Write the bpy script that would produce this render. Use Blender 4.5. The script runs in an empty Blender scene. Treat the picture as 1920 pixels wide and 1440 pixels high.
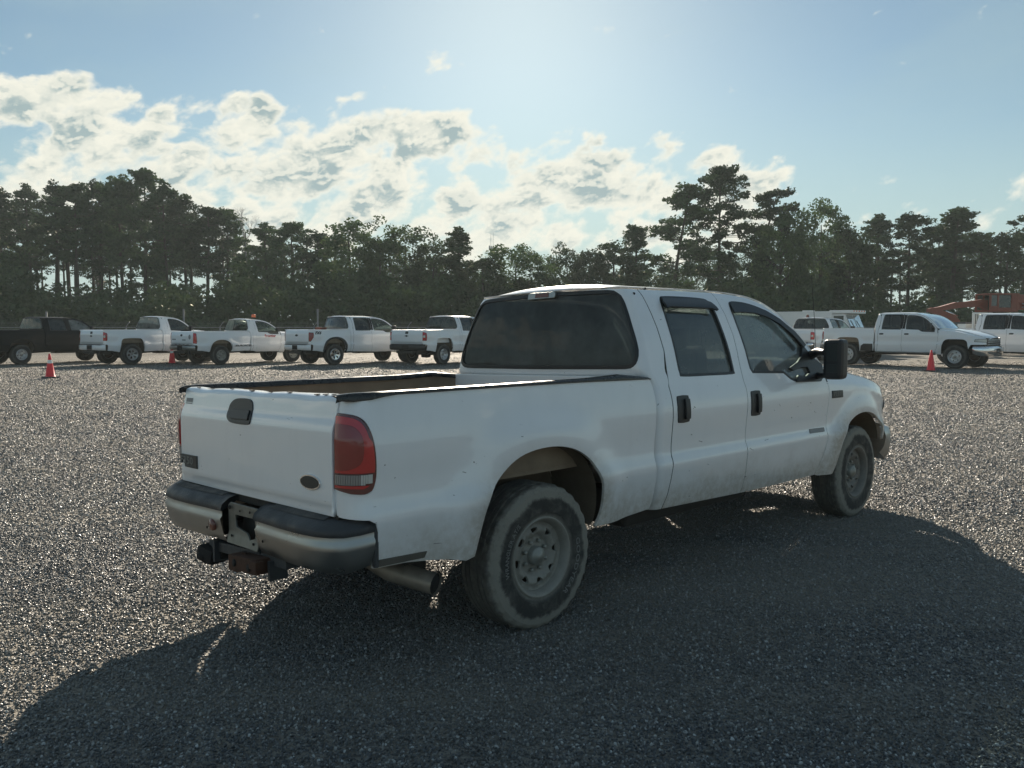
import bpy, bmesh, math, random
import numpy as np
from mathutils import Vector, Matrix, noise as mnoise
from mathutils.geometry import delaunay_2d_cdt

random.seed(7); rng = np.random.default_rng(7)
S = bpy.context.scene
COL = S.collection
R = math.radians

# ------------------------------------------------------------------ camera
CAM = Vector((-3.285, -4.152, 1.661)); YAW = R(46.133); PITCH = R(-3.88); FPX = 1581.56
cd = bpy.data.cameras.new('camera'); cam = bpy.data.objects.new('camera', cd); COL.objects.link(cam)
cd.sensor_width = 36; cd.sensor_fit = 'HORIZONTAL'; cd.lens = FPX / 1920 * 36
cd.clip_start = 0.05; cd.clip_end = 5000
cam.location = CAM; cam.rotation_euler = (R(90) + PITCH, 0, YAW - R(90))
S.camera = cam

# ------------------------------------------------------------------ sky, sun, exposure
SUN_EL = R(23.6); SUN_AZ = R(45.6)            # azimuth measured from +X towards +Y
S.view_settings.view_transform = 'Standard'; S.view_settings.look = 'None'
S.view_settings.exposure = 0.70; S.view_settings.gamma = 1.0; S.view_settings.use_curve_mapping = False

W = bpy.data.worlds.new('World'); S.world = W; W.use_nodes = True
nt = W.node_tree; nt.nodes.clear()
def N(t, **kw):
    n = nt.nodes.new(t)
    for k, v in kw.items(): setattr(n, k, v)
    return n
def L(a, b): nt.links.new(a, b)
def M(op, a, b=None, c=None, clamp=False):
    n = nt.nodes.new('ShaderNodeMath'); n.operation = op; n.use_clamp = clamp
    for i, v in enumerate((a, b, c)):
        if v is None: continue
        if isinstance(v, (int, float)): n.inputs[i].default_value = v
        else: nt.links.new(v, n.inputs[i])
    return n.outputs[0]
def MR(v, a, b, c=0.0, d=1.0, smooth=True):
    n = nt.nodes.new('ShaderNodeMapRange'); n.interpolation_type = 'SMOOTHSTEP' if smooth else 'LINEAR'
    nt.links.new(v, n.inputs[0])
    for i, x in enumerate((a, b, c, d)):
        if isinstance(x, (int, float)): n.inputs[i + 1].default_value = x
        else: nt.links.new(x, n.inputs[i + 1])
    return n.outputs[0]
sky = N('ShaderNodeTexSky'); sky.sky_type = 'NISHITA'; sky.sun_disc = False
sky.sun_elevation = SUN_EL; sky.sun_rotation = R(90) - SUN_AZ
sky.altitude = 20; sky.air_density = 1.0; sky.dust_density = 0.30; sky.ozone_density = 2.0
bg = N('ShaderNodeBackground'); bg.inputs[1].default_value = 0.050
tint = N('ShaderNodeMix', data_type='RGBA', blend_type='MULTIPLY'); tint.inputs['Factor'].default_value = 1.0
L(sky.outputs[0], tint.inputs['A']); tint.inputs['B'].default_value = (0.87, 1.0, 0.97, 1); L(tint.outputs['Result'], bg.inputs[0])
tc = N('ShaderNodeTexCoord'); sep = N('ShaderNodeSeparateXYZ'); L(tc.outputs['Generated'], sep.inputs[0])
# clouds: a direction on the sky as azimuth and height above the horizon, in degrees
el = M('MULTIPLY', M('ARCSINE', sep.outputs[2]), 57.2958)
az = M('MULTIPLY', M('ARCTAN2', sep.outputs[1], sep.outputs[0]), 57.2958)
def fbm(scale, detail, rough, dx=0.0, dy=0.0, dist=0.0, sx=1.0, sy=1.35, zz=0.0, skew=0.35):
    c = N('ShaderNodeCombineXYZ')
    ax = M('ADD', M('MULTIPLY', az, 0.1 * sx), dx)
    L(M('ADD', ax, M('MULTIPLY', el, 0.1 * skew)), c.inputs[0])
    L(M('ADD', M('MULTIPLY', el, 0.1 * sy), dy), c.inputs[1]); c.inputs[2].default_value = zz
    n = N('ShaderNodeTexNoise'); n.inputs['Scale'].default_value = scale; n.inputs['Detail'].default_value = detail
    n.inputs['Roughness'].default_value = rough; n.inputs['Distortion'].default_value = dist
    L(c.outputs[0], n.inputs['Vector']); return n.outputs[0]
def puffs(scale, dx=0.0, dy=0.0, warp=None):       # rounded heaps: smooth cells, domain-warped
    c = N('ShaderNodeCombineXYZ'); L(M('ADD', M('ADD', M('MULTIPLY', az, 0.1), M('MULTIPLY', el, 0.035)), dx), c.inputs[0])
    L(M('ADD', M('MULTIPLY', el, 0.14), dy), c.inputs[1])
    w = N('ShaderNodeTexNoise'); w.inputs['Scale'].default_value = scale * 1.3; w.inputs['Detail'].default_value = 5; w.inputs['Roughness'].default_value = 0.6; L(c.outputs[0], w.inputs['Vector'])
    v1 = N('ShaderNodeVectorMath', operation='SUBTRACT'); L(w.outputs['Color'], v1.inputs[0]); v1.inputs[1].default_value = (0.5, 0.5, 0.5)
    v2 = N('ShaderNodeVectorMath', operation='MULTIPLY'); L(v1.outputs[0], v2.inputs[0]); v2.inputs[1].default_value = (0.55 / scale,) * 3
    v3 = N('ShaderNodeVectorMath', operation='ADD'); L(c.outputs[0], v3.inputs[0]); L(v2.outputs[0], v3.inputs[1])
    acc = None; amp = 0.5
    for k in range(4):
        q = N('ShaderNodeTexVoronoi'); q.voronoi_dimensions = '2D'; q.feature = 'SMOOTH_F1'; q.inputs['Smoothness'].default_value = 0.35; q.inputs['Scale'].default_value = scale * 2.1 ** k; L(v3.outputs[0], q.inputs['Vector'])
        t_ = M('MULTIPLY', M('SUBTRACT', 0.9, q.outputs['Distance']), amp); acc = t_ if acc is None else M('ADD', acc, t_); amp *= 0.52
    return acc
nb = fbm(1.0, 4, 0.5, zz=4.0)
def heap(dx=0.0, dy=0.0): return M('ADD', M('MULTIPLY', puffs(2.7, dx, dy), 0.42), M('MULTIPLY', fbm(2.5, 8, 0.58, dx=dx, dy=dy, dist=0.3), 0.58))
n0 = heap()
# cloud bank: deep towards azimuth 60..120, thinning to both sides
azw = M('COSINE', M('MULTIPLY', M('SUBTRACT', az, 84.0), 1 / 57.2958))
top = MR(azw, 0.50, 0.95, 8.6, 13.7)
band = MR(el, M('SUBTRACT', top, 2.0), M('ADD', top, 2.8), 1.0, 0.0)
low = MR(el, 3.0, 6.6, 0.0, 1.0)
dense = MR(azw, 0.46, 0.68, 0.30, 1.0)
cov = M('MULTIPLY', M('MULTIPLY', band, dense), low)
field = M('ADD', M('MULTIPLY', n0, 0.72), M('MULTIPLY', nb, 0.28))
for a_, e_, k_, w_, h_ in [(74.67, 16.26, 0.085, 2.0, 0.9), (72.82, 14.35, 0.08, 1.5, 0.8), (76.86, 12.65, 0.04, 4, 1.6), (63.68, 14.4, 0.07, 1.1, 0.5), (62.52, 14.06, 0.06, 0.8, 0.4), (56.45, 14.74, 0.1, 1.5, 0.45), (50.11, 13.51, 0.085, 2.4, 0.7), (51.37, 12.12, 0.07, 2.6, 0.7), (40.72, 12.01, 0.05, 2.5, 1.2), (37.86, 11.77, 0.08, 2.6, 0.7), (31.94, 11.54, 0.09, 1.0, 0.5), (16.35, 6.67, 0.07, 3.0, 1.0), (23.48, 6.82, 0.05, 3.0, 0.7), (29.25, 9.55, 0.06, 2.0, 0.7), (44.68, 7.85, 0.04, 6, 1.6), (55.47, 10.01, 0.03, 8, 2.0), (69.0, 19.42, 0.08, 0.6, 0.5)]:   # single puffs: azimuth, elevation, amount, widths
    da = M('MULTIPLY', M('SUBTRACT', az, a_), 1 / w_); de = M('MULTIPLY', M('SUBTRACT', M('ADD', el, M('MULTIPLY', M('SUBTRACT', az, a_), 0.35)), e_), 1 / h_)
    field = M('ADD', field, M('MULTIPLY', M('EXPONENT', M('MULTIPLY', M('ADD', M('MULTIPLY', da, da), M('MULTIPLY', de, de)), -1.0)), k_))
thr = M('SUBTRACT', 0.588, M('MULTIPLY', cov, 0.180))
ex = M('SUBTRACT', field, thr)
dens = MR(ex, 0.0, 0.085)
thick = MR(ex, 0.04, 0.14)
rel = MR(M('ADD', M('MULTIPLY', M('SUBTRACT', puffs(2.7), puffs(2.7, -0.006, 0.035)), 0.8), M('MULTIPLY', M('SUBTRACT', fbm(2.5, 4, 0.5, dist=0.3), fbm(2.5, 4, 0.5, dx=-0.004, dy=0.03, dist=0.3)), 0.5)), -0.035, 0.045)      # thinner towards the sun: a lit rim
n3 = fbm(4.2, 5, 0.55, zz=9.0)
grey = M('MULTIPLY', thick, M('SUBTRACT', 1.0, M('MULTIPLY', rel, 0.72)))
grey = M('MULTIPLY', grey, MR(n3, 0.34, 0.60, 0.25, 1.15), clamp=True)
cm = N('ShaderNodeMix', data_type='RGBA'); L(grey, cm.inputs['Factor'])
cm.inputs['A'].default_value = (0.98, 0.96, 0.83, 1); cm.inputs['B'].default_value = (0.38, 0.49, 0.50, 1)
bgc = N('ShaderNodeBackground'); bgc.inputs[1].default_value = 0.60; L(cm.outputs['Result'], bgc.inputs[0])
# thin veil of high haze, slightly streaky
veil = M('MAXIMUM', M('MULTIPLY', MR(fbm(0.9, 5, 0.5, sx=0.5, zz=13.0), 0.30, 0.75), 0.40), MR(el, 0.0, 17.0, 0.92, 0.08))
mv = N('ShaderNodeMixShader'); bgv = N('ShaderNodeBackground'); bgv.inputs[0].default_value = (0.47, 0.62, 0.62, 1); bgv.inputs[1].default_value = 0.60
L(veil, mv.inputs[0]); L(bg.outputs[0], mv.inputs[1]); L(bgv.outputs[0], mv.inputs[2])
mx = N('ShaderNodeMixShader'); L(dens, mx.inputs[0]); L(mv.outputs[0], mx.inputs[1]); L(bgc.outputs[0], mx.inputs[2])
out = N('ShaderNodeOutputWorld'); L(mx.outputs[0], out.inputs[0])

sd = bpy.data.lights.new('sun', 'SUN'); sd.energy = 5.0; sd.angle = R(0.53); sd.color = (1.0, 0.88, 0.72)
sun = bpy.data.objects.new('sun', sd); COL.objects.link(sun)
sdir = Vector((math.cos(SUN_EL) * math.cos(SUN_AZ), math.cos(SUN_EL) * math.sin(SUN_AZ), math.sin(SUN_EL)))
sun.rotation_euler = sdir.to_track_quat('Z', 'Y').to_euler(); sun.location = sdir * 50

# ------------------------------------------------------------------ materials
MATS = {}
def newmat(name):
    m = bpy.data.materials.new(name); m.use_nodes = True; t = m.node_tree; t.nodes.clear()
    o = t.nodes.new('ShaderNodeOutputMaterial'); return m, t, o
class NB:                                        # small node helper
    def __init__(s, t): s.t = t
    def n(s, ty, **kw):
        x = s.t.nodes.new(ty)
        for k, v in kw.items(): setattr(x, k, v)
        return x
    def l(s, a, b): s.t.links.new(a, b)
    def m(s, op, a, b=None, clamp=False):
        n = s.t.nodes.new('ShaderNodeMath'); n.operation = op; n.use_clamp = clamp
        for i, v in enumerate((a, b)):
            if v is None: continue
            if isinstance(v, (int, float)): n.inputs[i].default_value = v
            else: s.l(v, n.inputs[i])
        return n.outputs[0]
    def mr(s, v, a, b, c=0.0, d=1.0):
        n = s.t.nodes.new('ShaderNodeMapRange'); n.interpolation_type = 'SMOOTHSTEP'; s.l(v, n.inputs[0])
        for i, x in enumerate((a, b, c, d)): n.inputs[i + 1].default_value = x
        return n.outputs[0]
    def mix(s, f, a, b):
        n = s.t.nodes.new('ShaderNodeMix'); n.data_type = 'RGBA'
        if isinstance(f, (int, float)): n.inputs['Factor'].default_value = f
        else: s.l(f, n.inputs['Factor'])
        for k, v in (('A', a), ('B', b)):
            if isinstance(v, tuple): n.inputs[k].default_value = (*v[:3], 1)
            else: s.l(v, n.inputs[k])
        return n.outputs['Result']
    def noise(s, vec, scale, detail=4, rough=0.5, dist=0.0):
        n = s.t.nodes.new('ShaderNodeTexNoise'); n.inputs['Scale'].default_value = scale
        n.inputs['Detail'].default_value = detail; n.inputs['Roughness'].default_value = rough; n.inputs['Distortion'].default_value = dist
        if vec is not None: s.l(vec, n.inputs['Vector'])
        return n.outputs[0]
    def scalevec(s, vec, sc):
        n = s.t.nodes.new('ShaderNodeMapping'); n.inputs['Scale'].default_value = sc; s.l(vec, n.inputs[0]); return n.outputs[0]
def pbsdf(b, base, rough=0.5, metal=0.0, spec=0.5, coat=0.0, coatr=0.05, bump=None, bs=0.3, bd=0.01):
    p = b.n('ShaderNodeBsdfPrincipled')
    for k, v in (('Base Color', base), ('Roughness', rough), ('Metallic', metal), ('Specular IOR Level', spec), ('Coat Weight', coat), ('Coat Roughness', coatr)):
        if isinstance(v, tuple): p.inputs[k].default_value = (*v[:3], 1)
        elif isinstance(v, (int, float)): p.inputs[k].default_value = v
        else: b.l(v, p.inputs[k])
    if bump is not None:
        q = b.n('ShaderNodeBump'); q.inputs['Strength'].default_value = bs; q.inputs['Distance'].default_value = bd
        b.l(bump, q.inputs['Height']); b.l(q.outputs[0], p.inputs['Normal'])
    return p
def simple(name, base, rough=0.5, metal=0.0, spec=0.5, coat=0.0, var=0.12, vs=8.0, bump=0.0, bscale=60.0, rvar=0.0):
    m, t, o = newmat(name); b = NB(t)
    tcn = b.n('ShaderNodeTexCoord').outputs['Object']
    nz = b.noise(tcn, vs, 5, 0.6)
    c = b.mix(nz, tuple(x * (1 - var) for x in base), tuple(min(1, x * (1 + var)) for x in base))
    r = b.mr(nz, 0.3, 0.7, max(0.02, rough - rvar), min(1, rough + rvar)) if rvar else rough
    bp = b.noise(tcn, bscale, 4, 0.6) if bump else None
    p = pbsdf(b, c, r, metal, spec, coat, bump=bp, bs=bump, bd=0.01)
    b.l(p.outputs[0], o.inputs[0]); MATS[name] = m; return m

def paint(name, base, dirt=1.0, coat=1.0, rough=0.35, axles=(0.0, 3.967), scr=0.0, dirtcol=(0.30, 0.235, 0.15), ztop=0.78, spec=0.5):
    m, t, o = newmat(name); b = NB(t)
    oc = b.n('ShaderNodeTexCoord').outputs['Object']
    sp = b.n('ShaderNodeSeparateXYZ'); b.l(oc, sp.inputs[0])
    n1 = b.noise(oc, 2.6, 6, 0.65); n2 = b.noise(oc, 22, 5, 0.7)
    zz = b.m('ADD', sp.outputs[2], b.m('MULTIPLY', b.m('SUBTRACT', n1, 0.5), 0.34))
    lowm = b.mr(zz, 0.46, ztop, 0.72, 0.0)
    arch = None
    for ax in axles:                              # road dirt thrown up round each wheel
        dx = b.m('SUBTRACT', sp.outputs[0], ax); dz = b.m('SUBTRACT', sp.outputs[2], 0.45)
        r = b.m('SQRT', b.m('ADD', b.m('MULTIPLY', dx, dx), b.m('MULTIPLY', dz, dz)))
        r = b.m('ADD', r, b.m('MULTIPLY', b.m('SUBTRACT', n1, 0.5), 0.25))
        v = b.m('MULTIPLY', b.mr(r, 0.50, 0.72, 0.75, 0.0), b.mr(sp.outputs[2], 0.75, 1.05, 1.0, 0.15))
        arch = v if arch is None else b.m('MAXIMUM', arch, v)
    dm = b.m('MULTIPLY', b.m('MAXIMUM', lowm, arch), b.mr(n2, 0.25, 0.7, 0.55, 1.1), clamp=True)
    dm = b.m('MULTIPLY', dm, dirt, clamp=True)
    film_and_sheen = b.m('MULTIPLY', b.mr(b.noise(b.scalevec(oc, (1.0, 1.0, 0.35)), 7, 6, 0.7), 0.42, 0.85, 0.0, 0.16), dirt)
    base2 = b.mix(film_and_sheen, base, tuple(x * 0.62 for x in base))
    c = b.mix(dm, base2, dirtcol)
    if scr:                                       # short dark scratches and chips
        sv = b.scalevec(oc, (9, 9, 26)); vo = b.n('ShaderNodeTexNoise'); vo.inputs['Scale'].default_value = 1.6; vo.inputs['Detail'].default_value = 2
        vo.inputs['Distortion'].default_value = 1.2; b.l(sv, vo.inputs['Vector'])
        k = b.m('MULTIPLY', b.mr(vo.outputs[0], 0.742, 0.76), scr)
        c = b.mix(k, c, (0.05, 0.05, 0.05))
    rr = b.m('ADD', b.m('MULTIPLY', dm, 0.5), rough, clamp=True)
    ct = b.m('MULTIPLY', b.m('SUBTRACT', 1.0, b.m('MULTIPLY', dm, 1.2), clamp=True), coat)
    p = pbsdf(b, c, rr, 0.0, spec, ct, 0.025, bump=b.noise(oc, 3.0, 3, 0.5), bs=0.045, bd=0.02)
    b.l(p.outputs[0], o.inputs[0]); MATS[name] = m; return m

def glass(name, tint, refl=1.0, rough=0.02, film_and_sheen=0.0):
    m, t, o = newmat(name); b = NB(t)
    oc = b.n('ShaderNodeTexCoord').outputs['Object']
    tr = b.n('ShaderNodeBsdfTransparent'); tr.inputs[0].default_value = (*tint, 1)
    gl = b.n('ShaderNodeBsdfGlossy'); gl.inputs['Roughness'].default_value = rough; gl.inputs[0].default_value = (0.9, 0.95, 0.95, 1)
    fr = b.n('ShaderNodeFresnel'); fr.inputs[0].default_value = 1.5
    mxs = b.n('ShaderNodeMixShader'); b.l(b.m('MULTIPLY', fr.outputs[0], refl, clamp=True), mxs.inputs[0])
    b.l(tr.outputs[0], mxs.inputs[1]); b.l(gl.outputs[0], mxs.inputs[2])
    last = mxs
    if film_and_sheen:  # reflected sky painted in as a grey diffuse layer over the pane
        df = b.n('ShaderNodeBsdfDiffuse'); df.inputs[0].default_value = (0.33, 0.36, 0.36, 1)
        m2 = b.n('ShaderNodeMixShader'); b.l(b.m('MULTIPLY', b.mr(b.noise(oc, 3.5, 6, 0.6), 0.3, 0.75, 0.45, 1.0), film_and_sheen), m2.inputs[0])
        b.l(mxs.outputs[0], m2.inputs[1]); b.l(df.outputs[0], m2.inputs[2]); last = m2
    b.l(last.outputs[0], o.inputs[0]); MATS[name] = m; return m

def tyremat(name, dust):
    m, t, o = newmat(name); b = NB(t)
    oc = b.n('ShaderNodeTexCoord').outputs['Object']
    sp = b.n('ShaderNodeSeparateXYZ'); b.l(oc, sp.inputs[0])
    r = b.m('SQRT', b.m('ADD', b.m('MULTIPLY', sp.outputs[0], sp.outputs[0]), b.m('MULTIPLY', sp.outputs[2], sp.outputs[2])))
    n1 = b.noise(oc, 9, 6, 0.7, 0.4); n2 = b.noise(oc, 40, 4, 0.7)
    rr = b.m('ADD', r, b.m('MULTIPLY', b.m('SUBTRACT', n1, 0.5), 0.07))
    ring = b.m('MULTIPLY', b.mr(rr, 0.315, 0.345), b.mr(rr, 0.385, 0.40, 1.0, 0.25))
    inner = b.m('MULTIPLY', b.mr(rr, 0.225, 0.25, 0.7, 0.0), 1.0)
    k = b.m('MULTIPLY', b.m('ADD', b.m('MULTIPLY', b.m('ADD', ring, inner), b.mr(n2, 0.25, 0.65, 0.6, 1.0)), b.mr(n1, 0.4, 0.75, 0.10, 0.5)), dust, clamp=True)
    c = b.mix(k, (0.022, 0.022, 0.023), (0.25, 0.238, 0.205))
    p = pbsdf(b, c, 0.85, 0, 0.3, bump=n2, bs=0.25, bd=0.004)
    b.l(p.outputs[0], o.inputs[0]); MATS[name] = m; return m

white = paint('white_paint', (0.88, 0.89, 0.90), 0.9, 1.0, 0.30, scr=0.85)
white_far = paint('white_paint_clean', (0.85, 0.86, 0.87), 0.30, 1.0, 0.3, ztop=0.7)
black_far = paint('black_paint', (0.006, 0.007, 0.008), 0.02, 0.06, 0.5, spec=0.12)
simple('black_plastic', (0.020, 0.021, 0.023), 0.42, var=0.25, bump=0.15, bscale=150)
simple('worn_rubber', (0.045, 0.048, 0.052), 0.55, var=0.5, vs=12, bump=0.3, bscale=90, rvar=0.15)
simple('rail_plastic', (0.028, 0.027, 0.026), 0.28, var=0.4, vs=9, rvar=0.12)
simple('gap_dark', (0.008, 0.008, 0.009), 0.8)
simple('underbody', (0.030, 0.026, 0.022), 0.8, var=0.5, bump=0.3)
simple('bracket_steel', (0.20, 0.20, 0.18), 0.45, metal=0.6, var=0.4, vs=20)
simple('rust', (0.07, 0.030, 0.016), 0.85, var=0.5, vs=25, bump=0.5, bscale=80)
simple('dirty_liner', (0.13, 0.10, 0.068), 0.85, var=0.4, vs=6, bump=0.3)
simple('bed_liner', (0.26, 0.20, 0.14), 0.75, var=0.5, vs=5, bump=0.2)
simple('dull_chrome', (0.37, 0.38, 0.375), 0.36, metal=0.95, var=0.22, vs=7, rvar=0.10)
simple('chrome', (0.75, 0.76, 0.77), 0.12, metal=1.0, var=0.05)
simple('steel_rim', (0.27, 0.26, 0.23), 0.58, metal=0.15, var=0.35, vs=14, bump=0.2)
simple('steel_rim_front', (0.19, 0.18, 0.16), 0.62, metal=0.15, var=0.4, vs=14, bump=0.2)
simple('hub_metal', (0.30, 0.30, 0.27), 0.45, metal=0.4, var=0.25, vs=20)
simple('brake_rust', (0.045, 0.026, 0.016), 0.8, var=0.5)
simple('alloy', (0.48, 0.49, 0.50), 0.28, metal=0.8)
simple('exhaust_steel', (0.34, 0.30, 0.25), 0.55, metal=0.6, var=0.5, vs=16, rvar=0.15)
simple('red_lens', (0.52, 0.008, 0.014), 0.15, coat=1.0, var=0.15)
simple('red_lens_dark', (0.24, 0.010, 0.012), 0.2, coat=1.0, var=0.2)
simple('lens_bezel', (0.10, 0.008, 0.012), 0.2, coat=1.0)
simple('clear_lens', (0.55, 0.55, 0.52), 0.15, coat=1.0)
simple('lens_rib', (0.26, 0.25, 0.24), 0.25, coat=0.8)
simple('brown_lens', (0.16, 0.05, 0.035), 0.25, coat=0.6)
simple('amber_lens', (0.85, 0.16, 0.03), 0.25, coat=1.0)
simple('cloth_interior', (0.045, 0.045, 0.045), 0.9, bump=0.2)
simple('grey_trim', (0.10, 0.10, 0.10), 0.7)
simple('badge_dark', (0.025, 0.03, 0.03), 0.35)
simple('badge_letter', (0.16, 0.17, 0.165), 0.4)
simple('decal_grey', (0.25, 0.25, 0.25), 0.5)
simple('primer_strip', (0.10, 0.09, 0.075), 0.6, var=0.3)
simple('letter_white', (0.20, 0.20, 0.19), 0.7)
simple('decal_red', (0.5, 0.02, 0.02), 0.5)
simple('decal_black', (0.03, 0.03, 0.035), 0.5)
simple('galvanised', (0.24, 0.25, 0.25), 0.55, metal=0.5, var=0.2)
simple('cone_orange', (0.85, 0.045, 0.055), 0.55, var=0.15, vs=20)
simple('cone_band', (0.80, 0.80, 0.78), 0.4)
simple('crane_orange', (0.24, 0.070, 0.045), 0.55, var=0.35, vs=3, bump=0.1)
simple('van_white', (0.72, 0.73, 0.72), 0.45, coat=0.4, var=0.05, vs=3)
simple('mast_steel', (0.20, 0.20, 0.20), 0.6)
simple('bark', (0.060, 0.046, 0.036), 0.95, var=0.4, vs=5, bump=0.6, bscale=14)
glass('glass_dark', (0.05, 0.055, 0.053), 0.55, film_and_sheen=0.26)
glass('glass_side', (0.12, 0.14, 0.145), 1.5, film_and_sheen=0.24)
glass('glass_front', (0.20, 0.24, 0.25), 1.7, film_and_sheen=0.46)
glass('glass_clear', (0.70, 0.78, 0.72), 1.0, film_and_sheen=0.05)
glass('glass_far', (0.10, 0.11, 0.11), 1.4, film_and_sheen=0.05)
tyremat('dusty_tyre', 1.0); tyremat('tyre', 0.22)

def leafmat(name, a, b2, trans=0.35):
    m, t, o = newmat(name); b = NB(t)
    oc = b.n('ShaderNodeTexCoord').outputs['Object']
    oi = b.n('ShaderNodeObjectInfo').outputs['Random']
    nz = b.noise(oc, 0.35, 4, 0.7); n2 = b.noise(oc, 3.0, 2, 0.6)
    c = b.mix(b.mr(nz, 0.3, 0.7), a, b2)
    c = b.mix(b.mr(n2, 0.35, 0.7, 0.0, 0.5), c, tuple(x * 1.5 for x in b2))
    hs = b.n('ShaderNodeHueSaturation'); b.l(c, hs.inputs['Color']); b.l(b.mr(oi, 0, 1, 0.7, 1.7), hs.inputs['Value'])
    d = b.n('ShaderNodeBsdfDiffuse'); b.l(hs.outputs[0], d.inputs[0])
    tl = b.n('ShaderNodeBsdfTranslucent'); b.l(hs.outputs[0], tl.inputs[0])
    g = b.n('ShaderNodeBsdfGlossy'); g.inputs['Roughness'].default_value = 0.45; g.inputs[0].default_value = (0.5, 0.5, 0.45, 1)
    m1 = b.n('ShaderNodeMixShader'); m1.inputs[0].default_value = trans; b.l(d.outputs[0], m1.inputs[1]); b.l(tl.outputs[0], m1.inputs[2])
    m2 = b.n('ShaderNodeMixShader'); m2.inputs[0].default_value = 0.05; b.l(m1.outputs[0], m2.inputs[1]); b.l(g.outputs[0], m2.inputs[2])
    b.l(m2.outputs[0], o.inputs[0]); MATS[name] = m; return m
leafmat('pine_needles', (0.018, 0.036, 0.018), (0.042, 0.070, 0.026), .24)
leafmat('oak_leaves', (0.024, 0.046, 0.018), (0.056, 0.086, 0.028), .26)
leafmat('bush_leaves', (0.018, 0.034, 0.014), (0.044, 0.064, 0.022), .16)

# ------------------------------------------------------------------ mesh helpers
def tag(o, label=None, cat=None, group=None, kind=None):
    for k, v in (('label', label), ('category', cat), ('group', group), ('kind', kind)):
        if v: o[k] = v
    return o
def add_obj(name, me, parent=None, mat=None):
    o = bpy.data.objects.new(name, me); COL.objects.link(o)
    if parent is not None: o.parent = parent
    if mat is not None and me is not None and not me.materials: me.materials.append(MATS[mat] if isinstance(mat, str) else mat)
    return o
def empty(name, loc=(0, 0, 0), rz=0.0):
    o = bpy.data.objects.new(name, None); COL.objects.link(o); o.location = loc; o.rotation_euler = (0, 0, rz)
    o.empty_display_size = 0.3; return o
def mesh_np(name, V, F, smooth=False, normals=None):
    me = bpy.data.meshes.new(name); me.from_pydata([tuple(map(float, v)) for v in V], [], F); me.update()
    if smooth: me.polygons.foreach_set('use_smooth', [True] * len(me.polygons))
    if normals is not None: me.normals_split_custom_set_from_vertices([tuple(n) for n in normals])
    return me
class MB:                                          # collects shapes for ONE mesh
    def __init__(s): s.v = []; s.f = []; s.sm = []
    def add(s, V, F, smooth=False):
        b = len(s.v); s.v += [tuple(map(float, v)) for v in V]; s.f += [tuple(i + b for i in f) for f in F]; s.sm += [smooth] * len(F); return s
    def box(s, c, d, rz=0.0, bev=0.0, rx=0.0, ry=0.0):
        bm = bmesh.new(); bmesh.ops.create_cube(bm, size=1.0); bmesh.ops.scale(bm, vec=d, verts=bm.verts)
        if bev: bmesh.ops.bevel(bm, geom=bm.edges[:], offset=bev, segments=2 if bev < .05 else 4, affect='EDGES', profile=0.7)
        m = Matrix.Translation(c) @ Matrix.Rotation(rz, 4, 'Z') @ Matrix.Rotation(ry, 4, 'Y') @ Matrix.Rotation(rx, 4, 'X'); bm.transform(m)
        bm.verts.index_update(); s.add([v.co for v in bm.verts], [[v.index for v in f.verts] for f in bm.faces], False); bm.free(); return s
    def tube(s, pts, r, n=8, cap=True):
        pts = [Vector(p) for p in pts]; rs = r if isinstance(r, (list, tuple)) else [r] * len(pts)
        V = []; prev = None
        for i, p in enumerate(pts):
            d = (pts[min(i + 1, len(pts) - 1)] - pts[max(i - 1, 0)]).normalized()
            a = prev if prev is not None else (Vector((0, 0, 1)) if abs(d.z) < 0.9 else Vector((1, 0, 0)))
            x = (a - d * a.dot(d)).normalized(); prev = x; y = d.cross(x)
            for k in range(n):
                t = 2 * math.pi * k / n; V.append(p + (x * math.cos(t) + y * math.sin(t)) * rs[i])
        F = [(i * n + k, i * n + (k + 1) % n, (i + 1) * n + (k + 1) % n, (i + 1) * n + k) for i in range(len(pts) - 1) for k in range(n)]
        if cap: F += [tuple(reversed(range(n))), tuple(range((len(pts) - 1) * n, len(pts) * n))]
        return s.add(V, F, True)
    def lathe(s, prof, n=32, c=(0, 0, 0), axis='y', closed=False):
        V = []; k = len(prof)
        for i in range(n):
            t = 2 * math.pi * i / n
            for (r, h) in prof:
                p = (r * math.cos(t), h, r * math.sin(t)) if axis == 'y' else ((r * math.cos(t), r * math.sin(t), h) if axis == 'z' else (h, r * math.cos(t), r * math.sin(t)))
                V.append((p[0] + c[0], p[1] + c[1], p[2] + c[2]))
        F = [(i * k + j, i * k + j + 1, ((i + 1) % n) * k + j + 1, ((i + 1) % n) * k + j) for i in range(n) for j in range(k - 1)]
        if closed: F += [(i * k + k - 1, i * k, ((i + 1) % n) * k, ((i + 1) % n) * k + k - 1) for i in range(n)]
        return s.add(V, F, True)
    def prism(s, poly, fn, t0, t1):                # polygon (a,b) extruded from t0 to t1; fn(a,b,t) -> xyz
        n = len(poly); V = [fn(a, b, t0) for a, b in poly] + [fn(a, b, t1) for a, b in poly]
        F = [tuple(range(n)), tuple(reversed(range(n, 2 * n)))] + [(i, i + n, (i + 1) % n + n, (i + 1) % n) for i in range(n)]
        return s.add(V, F)
    def mesh(s, name, tf=None):
        V = np.array(s.v, float)
        if tf is not None: V = tf(V)
        me = mesh_np(name, V, s.f); me.polygons.foreach_set('use_smooth', s.sm); return me
    def build(s, name, mat, parent=None, tf=None):
        return add_obj(name, s.mesh(name, tf), parent, mat)

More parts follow.
